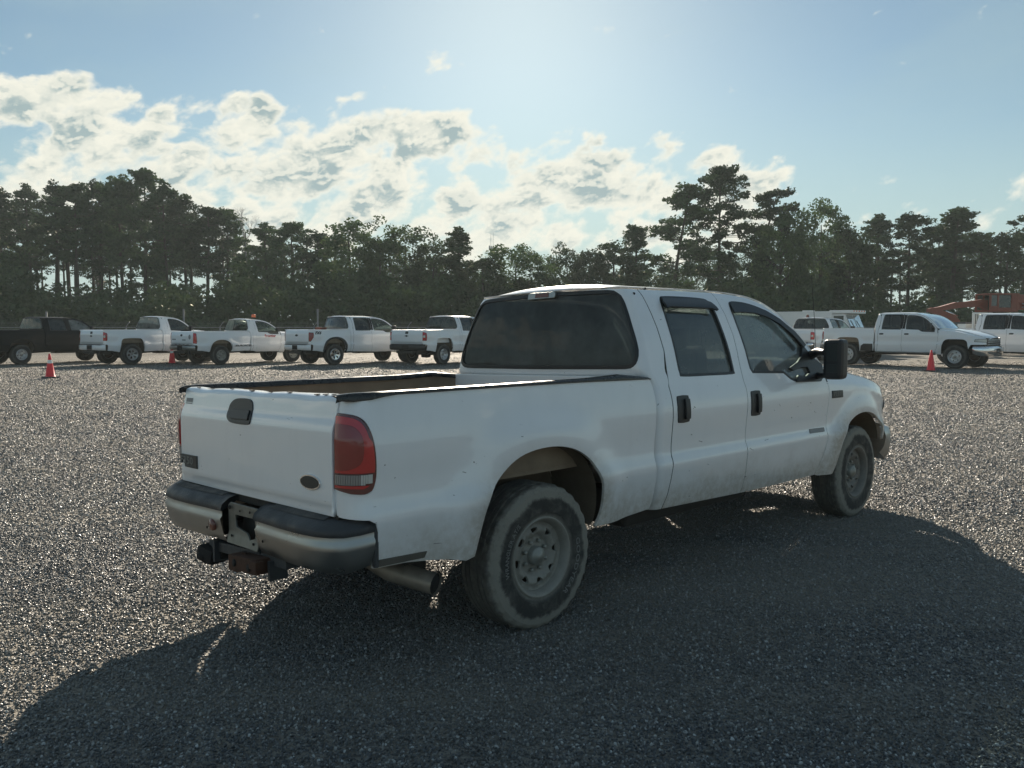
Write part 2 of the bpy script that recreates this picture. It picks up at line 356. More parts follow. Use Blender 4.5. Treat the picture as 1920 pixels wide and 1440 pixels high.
def resample(poly, step, closed=True):
    P = [np.array(p, float) for p in poly]; outp = []
    n = len(P)
    for i in range(n if closed else n - 1):
        a, b = P[i], P[(i + 1) % n]; d = np.linalg.norm(b - a); k = max(1, int(round(d / step)))
        for j in range(k): outp.append(a + (b - a) * j / k)
    if not closed: outp.append(P[-1])
    return np.array(outp)
def spl(pts, n=6, closed=False):                   # Catmull-Rom
    P = np.array(pts, float); m = len(P); o = []
    for i in range(m if closed else m - 1):
        p0 = P[(i - 1) % m] if closed or i > 0 else P[0]; p1 = P[i]; p2 = P[(i + 1) % m]; p3 = P[(i + 2) % m] if closed or i + 2 < m else P[-1]
        for j in range(n):
            t = j / n; o.append(0.5 * ((2 * p1) + (-p0 + p2) * t + (2 * p0 - 5 * p1 + 4 * p2 - p3) * t * t + (-p0 + 3 * p1 - 3 * p2 + p3) * t ** 3))
    if not closed: o.append(P[-1])
    return [tuple(p) for p in o]
def pip(Q, poly):
    x, y = Q[:, 0], Q[:, 1]; ins = np.zeros(len(Q), bool); P = np.asarray(poly); n = len(P)
    for i in range(n):
        x1, y1 = P[i]; x2, y2 = P[(i + 1) % n]
        if y1 == y2: continue
        c = ((y1 > y) != (y2 > y)) & (x < (x2 - x1) * (y - y1) / (y2 - y1) + x1); ins ^= c
    return ins
def area(P): P = np.asarray(P); return 0.5 * np.sum(P[:, 0] * np.roll(P[:, 1], -1) - np.roll(P[:, 0], -1) * P[:, 1])
def tri2d(outer, holes, step):
    loops = []
    for k, Lp in enumerate([outer] + list(holes)):
        Q = resample(Lp, step)
        if (area(Q) > 0) == (k > 0): Q = Q[::-1]
        loops.append(Q)
    pts = np.concatenate(loops); edges = []; base = 0; idx = []
    for Q in loops:
        n = len(Q); edges += [(base + i, base + (i + 1) % n) for i in range(n)]; idx.append(list(range(base, base + n))); base += n
    lo, hi = loops[0].min(0), loops[0].max(0)
    gx, gy = np.meshgrid(np.arange(lo[0] + step / 2, hi[0], step), np.arange(lo[1] + step / 2, hi[1], step))
    G = np.stack([gx.ravel(), gy.ravel()], 1)
    m = pip(G, loops[0])
    for h in loops[1:]: m &= ~pip(G, h)
    G = G[m]
    if len(G):
        d = np.min(((G[:, None] - pts[None]) ** 2).sum(-1), 1); G = G[d > (0.5 * step) ** 2]
    allp = np.concatenate([pts, G]) if len(G) else pts
    r = delaunay_2d_cdt([Vector(p) for p in allp], edges, [], 0, 1e-7)
    ov = np.array([tuple(v) for v in r[0]]); mp = {}
    for i, os_ in enumerate(r[3]):
        for o_ in os_: mp[o_] = i
    F = [tuple(f) for f in r[2]]; C = np.array([ov[list(f)].mean(0) for f in F])
    m = pip(C, loops[0])
    for h in loops[1:]: m &= ~pip(C, h)
    F = [f for f, k in zip(F, m) if k]
    return ov, F, [[mp[i] for i in I] for I in idx]
def panel(name, outer, fn, mat, parent, holes=(), step=0.035, depth=0.02, mirror=False, tf=None, sgn=1, back=False):
    """A sheet-metal panel: outline in (u,v), mapped by fn to 3-D, with its edges turned inwards."""
    U, F, loops = tri2d(outer, holes, step)
    u, v = U[:, 0], U[:, 1]; h = 1e-3
    P = fn(u, v); n = np.cross(fn(u + h, v) - fn(u - h, v), fn(u, v + h) - fn(u, v - h)); n /= np.linalg.norm(n, axis=1)[:, None] + 1e-12; n *= sgn
    a0 = U[list(F[0])]; ccw = area(a0) > 0
    V = [*P]; NN = [*n]; FF = []
    for f in F:
        c = area(U[list(f)]) > 0
        FF.append(tuple(f) if c == (sgn > 0) else tuple(reversed(f)))
    if depth:
        for Lp in loops:
            m = len(Lp); Q = P[Lp]; nq = n[Lp]; t = np.roll(Q, -1, 0) - np.roll(Q, 1, 0); o = np.cross(t, nq) * sgn; o /= np.linalg.norm(o, axis=1)[:, None] + 1e-12
            b = len(V); r_ = min(0.004, depth * 0.3)
            rings = [(Q, nq * 0.9 + o * 0.4), (Q - nq * r_ + o * r_ * 0.6, o), (Q - nq * depth + o * r_ * 0.6, o)]
            for q, nn in rings: V += [*q]; NN += [*(nn / (np.linalg.norm(nn, axis=1)[:, None] + 1e-12))]
            for k in range(2):
                for i in range(m):
                    a, a2, c, c2 = b + k * m + i, b + k * m + (i + 1) % m, b + (k + 1) * m + i, b + (k + 1) * m + (i + 1) % m
                    FF.append((a, c, c2, a2) if sgn > 0 else (a, a2, c2, c))
    V = np.array(V); NN = np.array(NN)
    if mirror: V = V * [1, -1, 1]; NN = NN * [1, -1, 1]; FF = [tuple(reversed(f)) for f in FF]
    if tf is not None:
        V2 = tf(V); e = 1e-3; NN = (tf(V + NN * e) - V2) / e; NN /= np.linalg.norm(NN, axis=1)[:, None] + 1e-12; V = V2
    me = mesh_np(name, V, FF, True, NN)
    return add_obj(name, me, parent, mat)
def smooth_table(zs, ws, sig=0.012, lo=0.3, hi=2.1):
    g = np.arange(lo, hi, 0.0025); w = np.interp(g, zs, ws); k = np.exp(-0.5 * (np.arange(-20, 21) * 0.0025 / sig) ** 2); k /= k.sum()
    w = np.convolve(np.pad(w, 20, mode='edge'), k, 'valid'); return lambda z: np.interp(z, g, w)
def sstep(t): t = np.clip(t, 0, 1); return t * t * (3 - 2 * t)
def inset(poly, d):                                # shrink a polygon towards its inside
    P = resample(poly, 10); a = area(P); s_ = 1 if a > 0 else -1; n = len(P); o = []
    for i in range(n):
        e1 = P[i] - P[i - 1]; e2 = P[(i + 1) % n] - P[i]; e1 /= np.linalg.norm(e1) + 1e-9; e2 /= np.linalg.norm(e2) + 1e-9
        n1 = np.array([-e1[1], e1[0]]) * s_; n2 = np.array([-e2[1], e2[0]]) * s_; b = n1 + n2; b /= max(0.5, np.dot(b, b) / 2) ; o.append(P[i] + b * d)
    return [tuple(p) for p in o]
_txt = {}
def text_mesh(s, size=1.0, extrude=0.0, bold=0.0, shear=0.0, align='LEFT'):
    cu = bpy.data.curves.new('lettering', 'FONT'); cu.body = s; cu.size = size; cu.extrude = extrude; cu.offset = bold; cu.shear = shear; cu.align_x = align
    cu.resolution_u = 2
    o = bpy.data.objects.new('lettering', cu); COL.objects.link(o); bpy.context.view_layer.update()
    me = bpy.data.meshes.new_from_object(o.evaluated_get(bpy.context.evaluated_depsgraph_get())); bpy.data.objects.remove(o); bpy.data.curves.remove(cu)
    V = np.array([tuple(v.co) for v in me.vertices]); F = [tuple(p.vertices) for p in me.polygons]; bpy.data.meshes.remove(me)
    return V, F
def ground_z(x, y):
    r = np.hypot(np.asarray(x) + 0.0, np.asarray(y)); return 0.15 * sstep((r - 9) / 21)
def unpx(px, py=None, depth=None):                 # photograph pixel -> world point at a forward distance (layout helper)
    f = Vector((math.cos(PITCH) * math.cos(YAW), math.cos(PITCH) * math.sin(YAW), math.sin(PITCH))); rt = Vector((math.sin(YAW), -math.cos(YAW), 0)); up = rt.cross(f)
    d = f + rt * ((px - 960) / FPX) - up * (((py if py is not None else 613) - 720) / FPX)
    return CAM + d * depth
# ------------------------------------------------------------------ the ground
def build_ground():
    rs = list(np.concatenate([[0], np.geomspace(1.2, 1100, 46)])); nth = 96; V = [(0, 0, 0)]; F = []
    for r in rs[1:]:
        for k in range(nth):
            a = 2 * math.pi * k / nth; x, y = r * math.cos(a), r * math.sin(a); V.append((x, y, float(ground_z(x, y))))
    for k in range(nth): F.append((0, 1 + k, 1 + (k + 1) % nth))
    for i in range(len(rs) - 2):
        for k in range(nth): a, b = 1 + i * nth + k, 1 + i * nth + (k + 1) % nth; F.append((a, a + nth, b + nth, b))
    m, t, o = newmat('gravel_ground'); b = NB(t)
    oc = b.n('ShaderNodeTexCoord').outputs['Object']
    def vor(scale, feat='F1'):
        v = b.n('ShaderNodeTexVoronoi'); v.inputs['Scale'].default_value = scale; v.feature = feat; b.l(oc, v.inputs['Vector']); return v
    v1 = vor(34); v2 = vor(15); n1 = b.noise(oc, 0.22, 6, 0.6, 0.3); n2 = b.noise(b.scalevec(oc, (0.5, 1, 1)), 1.2, 6, 0.65); n3 = b.noise(oc, 9, 6, 0.75)
    s1 = b.n('ShaderNodeSeparateColor'); b.l(v1.outputs['Color'], s1.inputs[0])
    s2 = b.n('ShaderNodeSeparateColor'); b.l(v2.outputs['Color'], s2.inputs[0])
    rnd = b.m('ADD', b.m('MULTIPLY', s1.outputs[0], 0.6), b.m('MULTIPLY', s2.outputs[1], 0.4))
    c = b.mix(rnd, (0.045, 0.045, 0.045), (0.34, 0.32, 0.28))
    c = b.mix(b.mr(n3, 0.35, 0.75, 0.0, 0.45), c, (0.30, 0.265, 0.21))
    fines = b.m('MULTIPLY', b.mr(n1, 0.44, 0.62), b.mr(n2, 0.35, 0.65), clamp=True)
    c = b.mix(b.m('MULTIPLY', fines, 0.65), c, (0.27, 0.225, 0.165))
    c = b.mix(b.mr(n2, 0.3, 0.7, 0.0, 0.4), c, (0.13, 0.125, 0.12))
    h = b.m('ADD', b.m('MULTIPLY', b.m('SUBTRACT', 1.0, v1.outputs['Distance']), 1.0), b.m('MULTIPLY', n3, 0.8))
    h = b.m('ADD', h, b.m('MULTIPLY', b.m('SUBTRACT', 1.0, v2.outputs['Distance']), 0.9))
    mp = b.n('ShaderNodeMapping'); mp.vector_type = 'TEXTURE'; mp.inputs['Rotation'].default_value = (0, 0, YAW); b.l(oc, mp.inputs[0]); n5 = b.noise(b.scalevec(mp.outputs[0], (.75, .10, 1)), 1.0, 5, 0.6)
    c = b.mix(b.mr(n5, 0.40, 0.62, 0.0, 0.6), c, (0.28, 0.25, 0.20))
    p = pbsdf(b, c, 0.75, 0, 0.3, bump=h, bs=1.0, bd=0.035); b.l(p.outputs[0], o.inputs[0]); MATS['gravel_ground'] = m
    g = add_obj('ground', mesh_np('ground', V, F, True), None, 'gravel_ground'); tag(g, 'grey and tan crushed gravel lot', None, None, 'structure')
    return g
build_ground()

def build_gravel():                                # loose stones near the viewer, one object
    pts = []; sc = []
    def ring(r0, r1, dens, s0, s1, half):
        n = int(dens * half * (r1 * r1 - r0 * r0)); r = np.sqrt(rng.uniform(r0 * r0, r1 * r1, n)); a = YAW + rng.uniform(-half, half, n)
        x = CAM.x + r * np.cos(a); y = CAM.y + r * np.sin(a); s_ = rng.uniform(0, 1, n) ** 1.8 * (s1 - s0) + s0
        pts.append(np.stack([x, y, ground_z(x, y) + s_ * rng.uniform(-0.1, 0.45, n)], 1)); sc.append(s_)
    h = R(47); kr = [1.1, 4, 7, 11, 16, 23, 31, 42]; kd = [9500, 7600, 4600, 2100, 900, 330, 110, 20]
    edges = np.geomspace(1.1, 42, 66)
    for r0, r1 in zip(edges[:-1], edges[1:]):
        rm = (r0 + r1) / 2; ring(r0, r1, math.exp(np.interp(rm, kr, np.log(kd))), float(np.interp(rm, [2, 8, 16, 30, 42], [.0036, .0046, .0072, .011, .013])), float(np.interp(rm, [2, 8, 16, 30, 42], [.0096, .0115, .0165, .023, .027])), h)
    P = np.concatenate(pts); s_ = np.concatenate(sc); n = len(P)
    me = bpy.data.meshes.new('loose_gravel'); me.vertices.add(n); me.vertices.foreach_set('co', P.astype(np.float32).ravel())
    a = me.attributes.new('sc', 'FLOAT', 'POINT'); a.data.foreach_set('value', s_.astype(np.float32))
    a = me.attributes.new('rt', 'FLOAT_VECTOR', 'POINT'); a.data.foreach_set('vector', rng.uniform(0, 6.28, (n, 3)).astype(np.float32).ravel())
    m, t, o = newmat('gravel_stone'); b = NB(t)
    oi = b.n('ShaderNodeObjectInfo').outputs['Random']; cr = b.n('ShaderNodeValToRGB'); b.l(oi, cr.inputs[0]); e = cr.color_ramp.elements
    e[0].position = 0.0; e[0].color = (0.030, 0.035, 0.042, 1); e[1].position = 1.0; e[1].color = (0.50, 0.52, 0.52, 1)
    for ps, co in ((0.3, (0.052, 0.060, 0.070, 1)), (0.6, (0.098, 0.106, 0.112, 1)), (0.88, (0.215, 0.215, 0.205, 1))): q = e.new(ps); q.color = co
    gp = b.n('ShaderNodeNewGeometry').outputs['Position']; nn = b.noise(gp, 0.35, 5, 0.6); mp = b.n('ShaderNodeMapping'); mp.vector_type = 'TEXTURE'; mp.inputs['Rotation'].default_value = (0, 0, YAW); b.l(gp, mp.inputs[0]); n5 = b.noise(b.scalevec(mp.outputs[0], (.75, .10, 1)), 1.0, 5, 0.6)
    cc = b.mix(b.mr(nn, 0.42, 0.66, 0.0, 0.42), cr.outputs[0], (0.19, 0.178, 0.15)); cc = b.mix(b.mr(n5, 0.40, 0.62, 0.0, 0.42), cc, (0.24, 0.225, 0.195))
    p = pbsdf(b, cc, 0.42, 0, 0.62); b.l(p.outputs[0], o.inputs[0]); MATS['gravel_stone'] = m
    ob = add_obj('loose_gravel', me); ob.data.materials.append(m); tag(ob, 'loose crushed stones covering the lot', None, None, 'stuff')
    g = bpy.data.node_groups.new('gravel', 'GeometryNodeTree'); g.interface.new_socket('Geometry', in_out='INPUT', socket_type='NodeSocketGeometry'); g.interface.new_socket('Geometry', in_out='OUTPUT', socket_type='NodeSocketGeometry')
    gi = g.nodes.new('NodeGroupInput'); go = g.nodes.new('NodeGroupOutput'); J = g.nodes.new('GeometryNodeJoinGeometry')
    for k in range(6):
        ico = g.nodes.new('GeometryNodeMeshIcoSphere'); ico.inputs['Radius'].default_value = 1.0; ico.inputs['Subdivisions'].default_value = 1 if k % 2 else 2
        sp = g.nodes.new('GeometryNodeSetPosition'); nz = g.nodes.new('ShaderNodeTexNoise'); nz.noise_dimensions = '4D'; nz.inputs['W'].default_value = k * 7.3; nz.inputs['Scale'].default_value = 0.9; nz.inputs['Detail'].default_value = 1
        sb = g.nodes.new('ShaderNodeVectorMath'); sb.operation = 'SUBTRACT'; sb.inputs[1].default_value = (0.5, 0.5, 0.5)
        ml = g.nodes.new('ShaderNodeVectorMath'); ml.operation = 'MULTIPLY'; ml.inputs[1].default_value = (1.9, 1.9, 1.9)
        g.links.new(nz.outputs['Color'], sb.inputs[0]); g.links.new(sb.outputs[0], ml.inputs[0]); g.links.new(ml.outputs[0], sp.inputs['Offset'])
        g.links.new(ico.outputs[0], sp.inputs[0])
        tr = g.nodes.new('GeometryNodeTransform'); tr.inputs['Scale'].default_value = (1.0, 0.62 + 0.07 * k, 0.5 + 0.05 * ((k * 3) % 6)); g.links.new(sp.outputs[0], tr.inputs[0])
        sm = g.nodes.new('GeometryNodeSetMaterial'); sm.inputs['Material'].default_value = m; g.links.new(tr.outputs[0], sm.inputs[0])
        gt = g.nodes.new('GeometryNodeGeometryToInstance'); g.links.new(sm.outputs[0], gt.inputs[0]); g.links.new(gt.outputs[0], J.inputs[0])
    ip = g.nodes.new('GeometryNodeInstanceOnPoints'); g.links.new(gi.outputs[0], ip.inputs['Points']); g.links.new(J.outputs[0], ip.inputs['Instance']); ip.inputs['Pick Instance'].default_value = True
    a1 = g.nodes.new('GeometryNodeInputNamedAttribute'); a1.data_type = 'FLOAT'; a1.inputs['Name'].default_value = 'sc'
    a2 = g.nodes.new('GeometryNodeInputNamedAttribute'); a2.data_type = 'FLOAT_VECTOR'; a2.inputs['Name'].default_value = 'rt'
    g.links.new(a2.outputs['Attribute'], ip.inputs['Rotation']); g.links.new(a1.outputs['Attribute'], ip.inputs['Scale'])
    g.links.new(ip.outputs[0], go.inputs[0])
    md = ob.modifiers.new('gravel', 'NODES'); md.node_group = g
    return ob
build_gravel()

# ------------------------------------------------------------------ wheels
_wm = {}
def tyre_mesh(rad, rim_r, half, rings):
    k = ('t', rad, rim_r, half, rings)
    if k in _wm: return _wm[k]
    b0 = rim_r; d = rad - b0
    side = [(b0 - 0.012, 0.80), (b0 + 0.004, 0.89), (b0 + 0.012, 0.90), (b0 + 0.16 * d, 0.955), (b0 + 0.18 * d, 0.97), (b0 + 0.40 * d, 1.0), (b0 + 0.62 * d, 0.995), (b0 + 0.64 * d, 0.985), (b0 + 0.80 * d, 0.955), (b0 + 0.90 * d, 0.89), (rad - 0.012, 0.835), (rad - 0.003, 0.77)]
    prof = [(r, -w * half) for r, w in side]
    tread = []
    for q in (-0.62, -0.36, -0.10, 0.10, 0.36, 0.62):
        s_ = 1 if q > 0 else -1
        tread += [(rad, (q - 0.10) * half), (rad, (q + 0.10) * half - 0.001), (rad - 0.009, (q + 0.10) * half + 0.001), (rad - 0.009, (q + 0.16) * half - 0.002)]
    prof += tread + [(r, w * half) for r, w in reversed(side)]
    n = rings; V = []; kk = len(prof)
    for i in range(n):
        t = 2 * math.pi * i / n
        for j, (r, h) in enumerate(prof):
            if (i // 2) % 2 and (9 <= j <= 13 or kk - 14 <= j <= kk - 10): r -= 0.007
            z = r * math.sin(t); 
            V.append((r * math.cos(t), h, max(z, -rad + 0.006)))
    F = [(i * kk + j, i * kk + j + 1, ((i + 1) % n) * kk + j + 1, ((i + 1) % n) * kk + j) for i in range(n) for j in range(kk - 1)]
    me = mesh_np('tyre', V, F, False); _wm[k] = me; return me
def circ(cx, cy, rx, ry, n=16, ph=0.0): return [(cx + rx * math.cos(2 * math.pi * k / n + ph), cy + ry * math.sin(2 * math.pi * k / n + ph)) for k in range(n)]
def rim_template(kind, rr, half, mat):
    """meshes for a rim whose outer face looks along -Y"""
    key = ('r', kind, rr, half, mat)
    if key in _wm: return _wm[key]
    tmp = empty('tmp'); face = -half
    mb = MB()
    mb.lathe([(rr + 0.006, face * 0.86), (rr + 0.004, face * 0.93), (rr - 0.004, face * 0.935), (rr - 0.012, face * 0.86), (rr - 0.020, face * 0.80), (rr - 0.030, face * 0.55), (rr - 0.034, -face * 0.7), (rr - 0.030, -face * 0.7), (rr - 0.02, face * 0.5)], 48)
    barrel = mb.mesh('rim')
    ro = rr - 0.026
    holes = []
    if kind == 'steel8':
        for k in range(8):
            a = 2 * math.pi * (k + 0.5) / 8; pts = []
            for rad_, w in ((0.69, 0.12), (0.77, 0.16), (0.845, 0.13), (0.845, -0.13), (0.77, -0.16), (0.69, -0.12), (0.64, 0.0)):
                pts.append((ro * rad_ * math.cos(a + w), ro * rad_ * math.sin(a + w)))
            holes.append(spl([pts[i] for i in (0, 1, 2, 3, 4, 5, 6)], 3, True))
        def fn(u, v):
            r = np.hypot(u, v) / ro
            y = np.interp(r, [0, 0.30, 0.36, 0.52, 0.62, 0.76, 0.90, 1.0], [0.42, 0.42, 0.40, 0.36, 0.52, 0.62, 0.50, 0.56]) * face
            return np.stack([u, y, v], -1)
    elif kind == 'steel5':
        for k in range(5 if rr < 0.215 else 6):
            a = 2 * math.pi * (k + 0.5) / (5 if rr < 0.215 else 6); holes.append(circ(ro * 0.72 * math.cos(a), ro * 0.72 * math.sin(a), 0.028, 0.028, 8))
        def fn(u, v):
            r = np.hypot(u, v) / ro; y = np.interp(r, [0, 0.3, 0.5, 0.62, 0.85, 1.0], [0.5, 0.5, 0.42, 0.66, 0.70, 0.55]) * face
            return np.stack([u, y, v], -1)
    else:
        n = 6
        for k in range(n):
            a = 2 * math.pi * (k + 0.5) / n
            holes.append([(ro * r_ * math.cos(a + w), ro * r_ * math.sin(a + w)) for r_, w in ((0.36, 0.14), (0.66, 0.28), (0.90, 0.24), (0.93, 0.0), (0.90, -0.24), (0.66, -0.28), (0.36, -0.14))])
        def fn(u, v):
            r = np.hypot(u, v) / ro; y = np.interp(r, [0, 0.25, 0.5, 1.0], [0.72, 0.72, 0.80, 0.86]) * face
            return np.stack([u, y, v], -1)
    disc = panel('rim_disc', circ(0, 0, ro, ro, 40), fn, mat, tmp, holes, step=0.02 if kind == 'steel8' else 0.035, depth=0.012)
    dm = disc.data; bpy.data.objects.remove(disc); bpy.data.objects.remove(tmp)
    cap = MB().lathe([(0.0, face * 0.80), (0.020, face * 0.80), (0.022, face * 0.77), (0.036, face * 0.765), (0.040, face * 0.72), (0.047, face * 0.70), (0.052, face * 0.66), (0.056, face * 0.36)], 24).mesh('hub_cap')
    nut = MB().tube([(0, face * 0.36, 0), (0, face * 0.52, 0), (0, face * 0.56, 0)], [0.012, 0.012, 0.007], 6).mesh('lug_nut')
    hub = MB().lathe([(0.0, face * 0.30), (rr * 0.62, face * 0.30), (rr * 0.70, face * 0.1), (rr * 0.78, -face * 0.2), (rr * 0.78, -face * 0.6), (0, -face * 0.62)], 24).mesh('wheel')
    hub.materials.append(MATS['brake_rust']); nut.materials.append(MATS['hub_metal'])
    barrel.materials.append(MATS[mat])
    _wm[key] = (barrel, dm, cap, nut, hub, fn, ro); return _wm[key]
def arc_text(s_, r0, phi0, size, y, bold=0.0, spread=1.0):
    V, F = text_mesh(s_, size, 0.0012, bold); x, h = V[:, 0] * spread, V[:, 1]; ph = phi0 - x / (r0 + size * 0.35)
    P = np.stack([(r0 + h) * np.cos(ph), y - V[:, 2], (r0 + h) * np.sin(ph)], 1)
    return P, F
def make_wheel(parent, x, y, rad, kind='steel8', rr=0.218, half=0.132, mat='steel_rim', tyre='dusty_tyre', left=False, steer=0.0, spin=0.0, rings=120, letters=False, nuts=8, z=None, capmat='hub_metal'):
    barrel, dm, cap, nut, hub, fn, ro = rim_template(kind, rr, half, mat)
    w = add_obj('wheel', hub, parent); w.location = (x, y, rad - 0.008 if z is None else z); w.rotation_euler = (0, 0, steer + (math.pi if left else 0))
    t = add_obj('tyre', tyre_mesh(rad, rr, half, rings), w, tyre)
    r_ = add_obj('rim', barrel, w); r_.rotation_euler = (0, spin, 0)
    d = add_obj('rim_disc', dm, w); d.rotation_euler = (0, spin, 0)
    c = add_obj('hub_cap', cap, w, capmat)
    if nuts:
        for k in range(nuts):
            a = 2 * math.pi * k / nuts + spin + 0.2; q = add_obj('lug_nut', nut, w); q.location = (rr * 0.375 * math.cos(a), 0, rr * 0.375 * math.sin(a))
    if letters:
        mb = MB()
        for s_, p0 in (('GOODYEAR', R(14)), ('WRANGLER AT/S', R(193))):
            P, F = arc_text(s_, 0.268, p0, 0.044 if s_[0] == 'G' else 0.036, -half * 1.004, 0.0, 1.42 if s_[0] == 'G' else 1.08); mb.add(P, F)
        mb.build('tyre_lettering', 'letter_white', w)
    return w

# ------------------------------------------------------------------ pickup trucks
HW = smooth_table([.42, .50, .60, .70, .765, .795, .835, .90, 1.0, 1.08, 1.15, 1.22, 1.30, 1.345, 1.37, 1.50, 1.60, 1.76, 1.88, 1.915, 1.95],
                  [.925, .952, .972, .985, .996, .994, .974, .972, .978, .984, .981, .966, .941, .925, .916, .880, .845, .780, .722, .690, .655])
HB = smooth_table([.42, .50, .58, .68, .765, .80, .86, .95, 1.05, 1.13, 1.20, 1.28, 1.33, 1.345],
                  [.938, .955, .970, .982, .994, .992, .976, .974, .980, .980, .971, .957, .949, .944], 0.014)
RC = 0.07; AU = 0.12
def XB(z): return np.where(np.asarray(z) < 1.34, 1.035, 0.985 + 0.055 * np.clip((np.asarray(z) - 1.36) / 0.55, 0, 1) ** 1.6) 
_xb = smooth_table([0.3, 1.30, 1.37, 1.50, 1.65, 1.80, 1.95], [1.035, 1.035, 0.985, 0.990, 1.003, 1.022, 1.045], 0.02)
def flare(x, z, cx, cz, r0, r1, amp): return amp * sstep((r1 - np.hypot(x - cx, z - cz)) / (r1 - r0))
def fn_cab(u, z):
    u = np.asarray(u, float); z = np.asarray(z, float); a = np.abs(u); s_ = np.sign(u); w = HW(z); xb = _xb(z)
    th = np.clip((a - 1) / AU, 0, 1) * math.pi / 2
    y = np.where(a < 1, a * (w - RC), (w - RC) + RC * np.sin(th)); crown = 0.022 * np.clip(1 - (a / 1.0) ** 2, 0, 1)
    x = np.where(a < 1, xb - crown, xb + RC * (1 - np.cos(th))) + np.clip(a - 1 - AU, 0, None)
    return np.stack([x, -s_ * y, z], -1)          # u > 0 is the right-hand side
def fn_door(x, z): x = np.asarray(x, float); return np.stack([x, -HW(z), z + 0 * x], -1)
_fx = lambda u: np.interp(u, [4.2, 4.35, 4.5, 4.62, 4.72, 4.82, 4.92, 5.05, 5.2], [4.2, 4.35, 4.498, 4.612, 4.70, 4.77, 4.825, 4.865, 4.885])
_fw = lambda u: np.interp(u, [4.0, 4.2, 4.35, 4.5, 4.62, 4.72, 4.82, 4.92, 5.05, 5.2], [0, 0.002, .010, .030, .062, .108, .175, .255, .375, .52])
ZS = smooth_table([3.3, 3.8, 4.1, 4.3, 4.5, 4.7, 4.9, 5.2], [1.305, 1.268, 1.222, 1.176, 1.118, 1.05, .985, .93], 0.03, 3.2, 5.3)
def fn_fender(u, z):
    u = np.asarray(u, float); z = np.asarray(z, float)
    x = np.where(u > 4.2, _fx(u), u); zs = ZS(u)
    w = HW(np.minimum(z, 1.30)) - _fw(u) - 0.030 * sstep((z - (zs - 0.11)) / 0.11) + flare(u, z, 3.967, 0.42, 0.53, 0.70, 0.034) * np.clip((1.16 - z) / 0.12, 0, 1)
    return np.stack([x, -w, z + 0 * x], -1)
def fn_box(u, z):
    u = np.asarray(u, float); z = np.asarray(z, float); t = np.clip((-1.10 - u) / 0.20, 0, 1.05) * math.pi / 2
    w = HB(z) + flare(u, z, -0.01, 0.50, 0.54, 0.80, 0.034) * np.clip((1.30 - z) / 0.2, 0, 1)
    x = np.where(u > -1.10, u, -1.10 - 0.115 * np.sin(t)) + np.where(u < -1.10, 0.035 * np.clip((z - 1.15) / 0.2, 0, 1) * np.sin(t), 0)
    return np.stack([x, -(w - 0.15 * (1 - np.cos(t))), z + 0 * x], -1)
_tgx = smooth_table([.76, .785, .82, .829, .838, 1.18, 1.215, 1.25, 1.31, 1.345, 1.358, 1.42], [-1.222, -1.226, -1.228, -1.220, -1.230, -1.230, -1.222, -1.206, -1.196, -1.188, -1.176, -1.112], 0.004, 0.7, 1.5)
_tgz = smooth_table([.7, 1.340, 1.365, 1.5], [.7, 1.340, 1.352, 1.356], 0.004, 0.7, 1.5)
def fn_tail(y, v): y = np.asarray(y, float); return np.stack([_tgx(v) - 0.006 * (1 - (y / 0.83) ** 2), y, _tgz(v)], -1)
ZT = smooth_table([0.9, 2.07, 2.25, 2.5, 2.7, 2.87, 3.02, 3.14, 3.26, 3.36], [1.925, 1.925, 1.919, 1.898, 1.853, 1.773, 1.663, 1.553, 1.433, 1.325], 0.03, 0.8, 3.6)
def fn_roof(x, q):
    x = np.asarray(x, float); q = np.asarray(q, float); zt = ZT(x); w = HW(zt); a = np.abs(q)
    rear = 1 - np.clip((1.16 - x) / 0.13, 0, 1) ** 2; front = np.clip((x - 2.2) / 0.5, 0, 1)
    cr = (0.055 * (1 - front) + 0.03 * front) * (1 - a ** 2.6) * rear
    bul = 0.20 * sstep((x - 2.25) / 0.9) * (1 - a ** 2)
    x2 = x - 0.022 * np.clip(1 - (a / .9) ** 2, 0, 1) * np.clip((1.25 - x) / .2, 0, 1)
    return np.stack([x2 + bul, -q * w, zt + cr + bul * 0.0], -1)
def fn_hood(u, q):
    u = np.asarray(u, float); q = np.asarray(q, float); zs = ZS(u); a = np.abs(q)
    w = HW(np.minimum(zs, 1.30)) - _fw(u) - 0.030; x = np.where(u > 4.2, _fx(u), u)
    x = x + 0.06 * (1 - a ** 2) * np.clip((u - 4.2) / 0.7, 0, 1)
    return np.stack([x, -q * w, zs + 0.030 * (1 - a ** 5) + 0.055 * (1 - a ** 2)], -1)

GC = [(1.13, .492), (1.165, .57), (1.185, .68), (1.192, .80), (1.198, 1.0), (1.200, 1.2), (1.196, 1.28), (1.212, 1.345), (1.236, 1.506), (1.234, 1.666), (1.213, 1.815), (1.190, 1.915)]
GB = [(2.10, .462), (2.112, .6), (2.100, .77), (2.098, .87), (2.103, 1.01), (2.111, 1.156), (2.112, 1.22), (2.102, 1.28), (2.112, 1.441), (2.124, 1.614), (2.111, 1.759), (2.068, 1.918)]
GA = [(3.235, .455), (3.275, .53), (3.33, .66), (3.352, .74), (3.338, .80), (3.354, .91), (3.372, 1.09), (3.374, 1.165), (3.348, 1.225), (3.335, 1.315)]
DT = [(2.25, 1.912), (2.5, 1.892), (2.7, 1.846), (2.87, 1.766), (3.02, 1.656), (3.14, 1.546), (3.26, 1.426)]
RWIN = spl([(1.352, 1.358), (1.350, 1.45), (1.358, 1.62), (1.366, 1.80), (1.382, 1.860), (1.43, 1.874), (1.65, 1.876), (1.87, 1.870), (1.945, 1.855), (1.985, 1.80), (2.005, 1.62), (2.012, 1.42), (2.008, 1.35), (1.98, 1.331), (1.68, 1.333), (1.38, 1.338)], 3, True)
